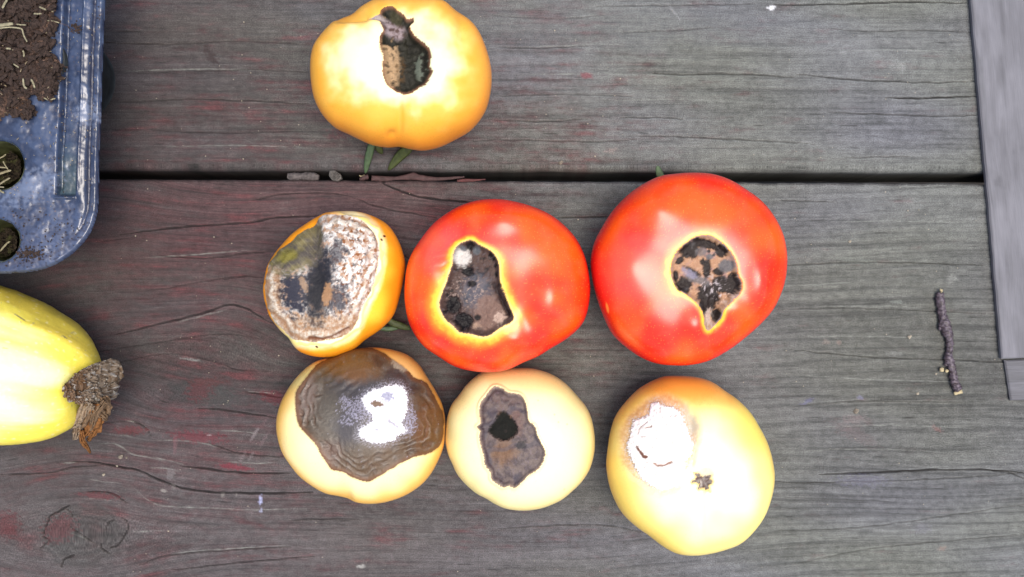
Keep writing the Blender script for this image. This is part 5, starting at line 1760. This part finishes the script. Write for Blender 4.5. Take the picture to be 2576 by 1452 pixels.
def twig():
    root = empty("twig", (*W(2385, 860, 0)[:2], 0), "knobbly purplish brown twig with broken pale ends near the right board", "twig")
    pts = cv([(385, 225), (392, 300), (405, 400), (425, 480), (455, 570), (468, 650), (462, 720), (462, 780), (490, 860), (500, 930), (520, 1000), (545, 1040)], *ZW)
    wd = [30, 36, 34, 42, 38, 30, 28, 38, 30, 32, 38, 34]
    L_ = smooth_poly(pts, 6, False)
    n_ = len(L_)
    r_ = np.interp(np.linspace(0, 1, n_), np.linspace(0, 1, len(wd)), wd) * ZW[2] * .185e-3
    r_ = r_ * (1 + .16 * np.sin(np.arange(n_) * 1.9) * np.random.RandomState(3).rand(n_))
    P = np.array([W(a, b, r_[i] * .95) for i, (a, b) in enumerate(L_)])
    V, F = tube(P, r_, 14, .9, 6, .13)
    mesh_np("stem", V, F, M_BARK, root)
    for q, rr in (([(385, 195), (398, 200), (400, 212)], .0009), ([(372, 222), (385, 226), (398, 218)], .0010)):
        L2 = smooth_poly(cv(q, *ZW), 4, False)
        V, F = tube(np.array([W(a, b, .0022) for a, b in L2]), np.full(len(L2), rr * .55), 7, 1, 2, .2)
        mesh_np("broken_tip", V, F, M_CUT, root)
    L2 = smooth_poly(cv([(505, 1072), (530, 1060), (566, 1046)], *ZW), 4, False)
    V, F = tube(np.array([W(a, b, .0024) for a, b in L2]), np.linspace(.0008, .0014, len(L2)), 8, .8, 2, .18)
    mesh_np("broken_tip", V, F, M_CUT, root)
    rs = np.random.RandomState(2)
    for x, y, rr, mt in ((388, 520, 22, M_BARK), (436, 825, 20, M_BARK), (402, 868, 22, M_CUT), (444, 880, 17, M_CUT), (548, 1020, 24, M_BARK)):
        V, F = [], []
        x_, y_ = cv([(x, y)], *ZW)[0]
        add_pebble(V, F, W(x_, y_, .0016), rr * ZW[2] * .19e-3, rs, .8)
        o = pebbles("bud", V, F, mt, root, True)


twig()

# ---------------------------------------------------------------- debris lodged in the gap
M_DEB = plain_mat("wet_bark", A(120, 112, 110), rough=.65, noise_scale=700, dark=.5, bump=.9)
M_DEB2 = plain_mat("dark_leaf", A(96, 70, 70), rough=.7, noise_scale=500, dark=.6, bump=.6)


def debris(name, pts, rad, z, label, cat, mat=M_DEB, flat=1.0, seed=0, rough=.1):
    L_ = smooth_poly(cv(pts, *Z6), 5, False)
    n_ = len(L_)
    P = np.array([W(a, b, z) for a, b in L_])
    r_ = np.interp(np.linspace(0, 1, n_), np.linspace(0, 1, len(rad)), rad) * Z6[2] * .19e-3
    V, F = tube(P, r_, 12, flat, seed, rough)
    c = P[n_ // 2]
    o = mesh_np(name, V - c, F, mat)
    o.location = c
    return tag(o, label, cat)


debris("bark_piece", [(335, 352), (400, 352), (480, 350), (560, 352), (622, 362)], [24, 36, 32, 36, 36, 22], -.0012, "stubby weathered bark piece wedged in the gap, left of the ringed disc", "bark", seed=5, rough=.12)
debris("leaf_strip", [(1100, 366), (1200, 372), (1330, 368), (1480, 350), (1540, 362), (1700, 374), (1900, 360), (1948, 354)], [24, 24, 16, 34, 26, 16, 10, 4], -.0008, "long dark curled leaf strip lying in the gap below the yellow orange tomato", "leaf", M_DEB2, .35, 6, .08)
debris("bark_fragment", [(990, 378), (1020, 368), (1072, 350)], [10, 22, 16], -.0005, "small dark bark fragment in the gap under the tomato's sepal", "bark", M_DEB2, .8, 7, .2)
debris("leaf_sliver", [(1880, 392), (1960, 388), (2060, 384), (2140, 378)], [8, 16, 9, 4], -.0004, "thin reddish leaf sliver at the right end of the gap debris", "leaf", plain_mat("red_leaf", A(120, 70, 70), rough=.7, noise_scale=500), .5, 8, .1)
debris("pale_curl", [(990, 340), (1000, 350), (1020, 348), (1034, 336)], [3, 5, 5, 3], -.001, "tiny pale curl at the tip of the long green sepal", "crumb", M_CUT, 1, 9, .1)


def disc():
    cx, cy = cv([(770, 348)], *Z6)[0]
    nr, na = 22, 64
    V = []
    c = W(cx, cy, -.0005)
    for i in range(nr + 1):
        t = i / nr
        for k in range(na):
            a = 2 * math.pi * k / na
            rx, ry = 68 * Z6[2] * .186e-3, 46 * Z6[2] * .186e-3
            bump_ = 1 + .05 * math.sin(3 * a) + .04 * math.sin(7 * a)
            x_, y_ = rx * t * bump_ * math.cos(a), ry * t * bump_ * math.sin(a)
            ang = math.radians(-32)
            z_ = .0022 * math.sqrt(max(0, 1 - t * t)) + .00028 * math.sin(t * 24) * (1 - t * .3)
            V.append((x_ * math.cos(ang) - y_ * math.sin(ang), x_ * math.sin(ang) + y_ * math.cos(ang), z_))
    F = [(i * na + k, (i + 1) * na + k, (i + 1) * na + (k + 1) % na, i * na + (k + 1) % na) for i in range(nr) for k in range(na)]
    o = mesh_np("ringed_disc", np.array(V), np.array(F), plain_mat("grey_shell", A(118, 114, 110), rough=.55, noise_scale=700, dark=.6))
    o.location = c
    md = o.modifiers.new("thickness", 'SOLIDIFY')
    md.thickness = .0008
    tag(o, "grey oval disc with fine rings lodged in the gap between the planks", "disc")


disc()

# ---------------------------------------------------------------- crumbs on the planks
def crumb(x, y, r_, mat, label, seed):
    rs = np.random.RandomState(seed)
    V, F = [], []
    add_pebble(V, F, (0, 0, 0), r_ * .186e-3, rs, .7)
    add_pebble(V, F, (r_ * .12e-3, r_ * .08e-3, 0), r_ * .12e-3, rs, .8)
    o = pebbles("crumb", V, F, mat)
    o.location = W(x, y, r_ * .1e-3)
    return tag(o, label, "crumb", "pale crumbs lying on the planks")


M_CR = plain_mat("pale_crumb", A(190, 180, 160, .6), rough=.8, noise_scale=900, dark=.75)
M_CR2 = plain_mat("tan_crumb", A(150, 140, 125, .55), rough=.8, noise_scale=900, dark=.7)
crumb(303, 1150, 6.0, M_CR2, "grey tan crumb below the squash's dried blossom", 1)
crumb(318, 1152, 2.6, M_CR2, "tiny crumb right beside the grey tan crumb below the blossom", 2)
crumb(260, 1195, 3.6, M_CR, "whitish crumb between the knot and the long crack", 3)
crumb(2153, 1035, 6.5, M_CR2, "grey crumb on the right half of the lower plank", 4)
crumb(2288, 848, 4.6, M_CR, "tan crumb left of the twig's bud", 5)
crumb(2308, 991, 3.6, M_CR, "cream crumb left of the twig's lower end", 6)
crumb(2138, 608, 3.4, M_CR, "white crumb right of the largest red tomato", 7)
crumb(2355, 941, 2.4, M_CR, "tiny pale crumb beside the twig's lower part", 8)
crumb(1410, 410, 5.5, M_CR2, "buff crumb on the upper plank's lower edge, between tomatoes", 9)
crumb(300, 1270 - 120, 1.5, M_CR, "minute fleck on top of the grey tan crumb", 10)
rs_ = np.random.RandomState(77)
V_, F_ = [], []
for _ in range(420):
    x_, y_ = rs_.uniform(270, 2560), rs_.uniform(0, 1450)
    if 405 < y_ < 470:
        continue
    r_ = rs_.uniform(.5, 1.5) if rs_.rand() < .93 else rs_.uniform(1.5, 2.4)
    c_ = W(x_, y_, .0004)
    add_pebble(V_, F_, c_, r_ * .186e-3, rs_, .7)
tag(pebbles("dust_specks", V_, F_, M_CR), "tiny pale specks of grit strewn over the planks", "grit", kind="stuff")
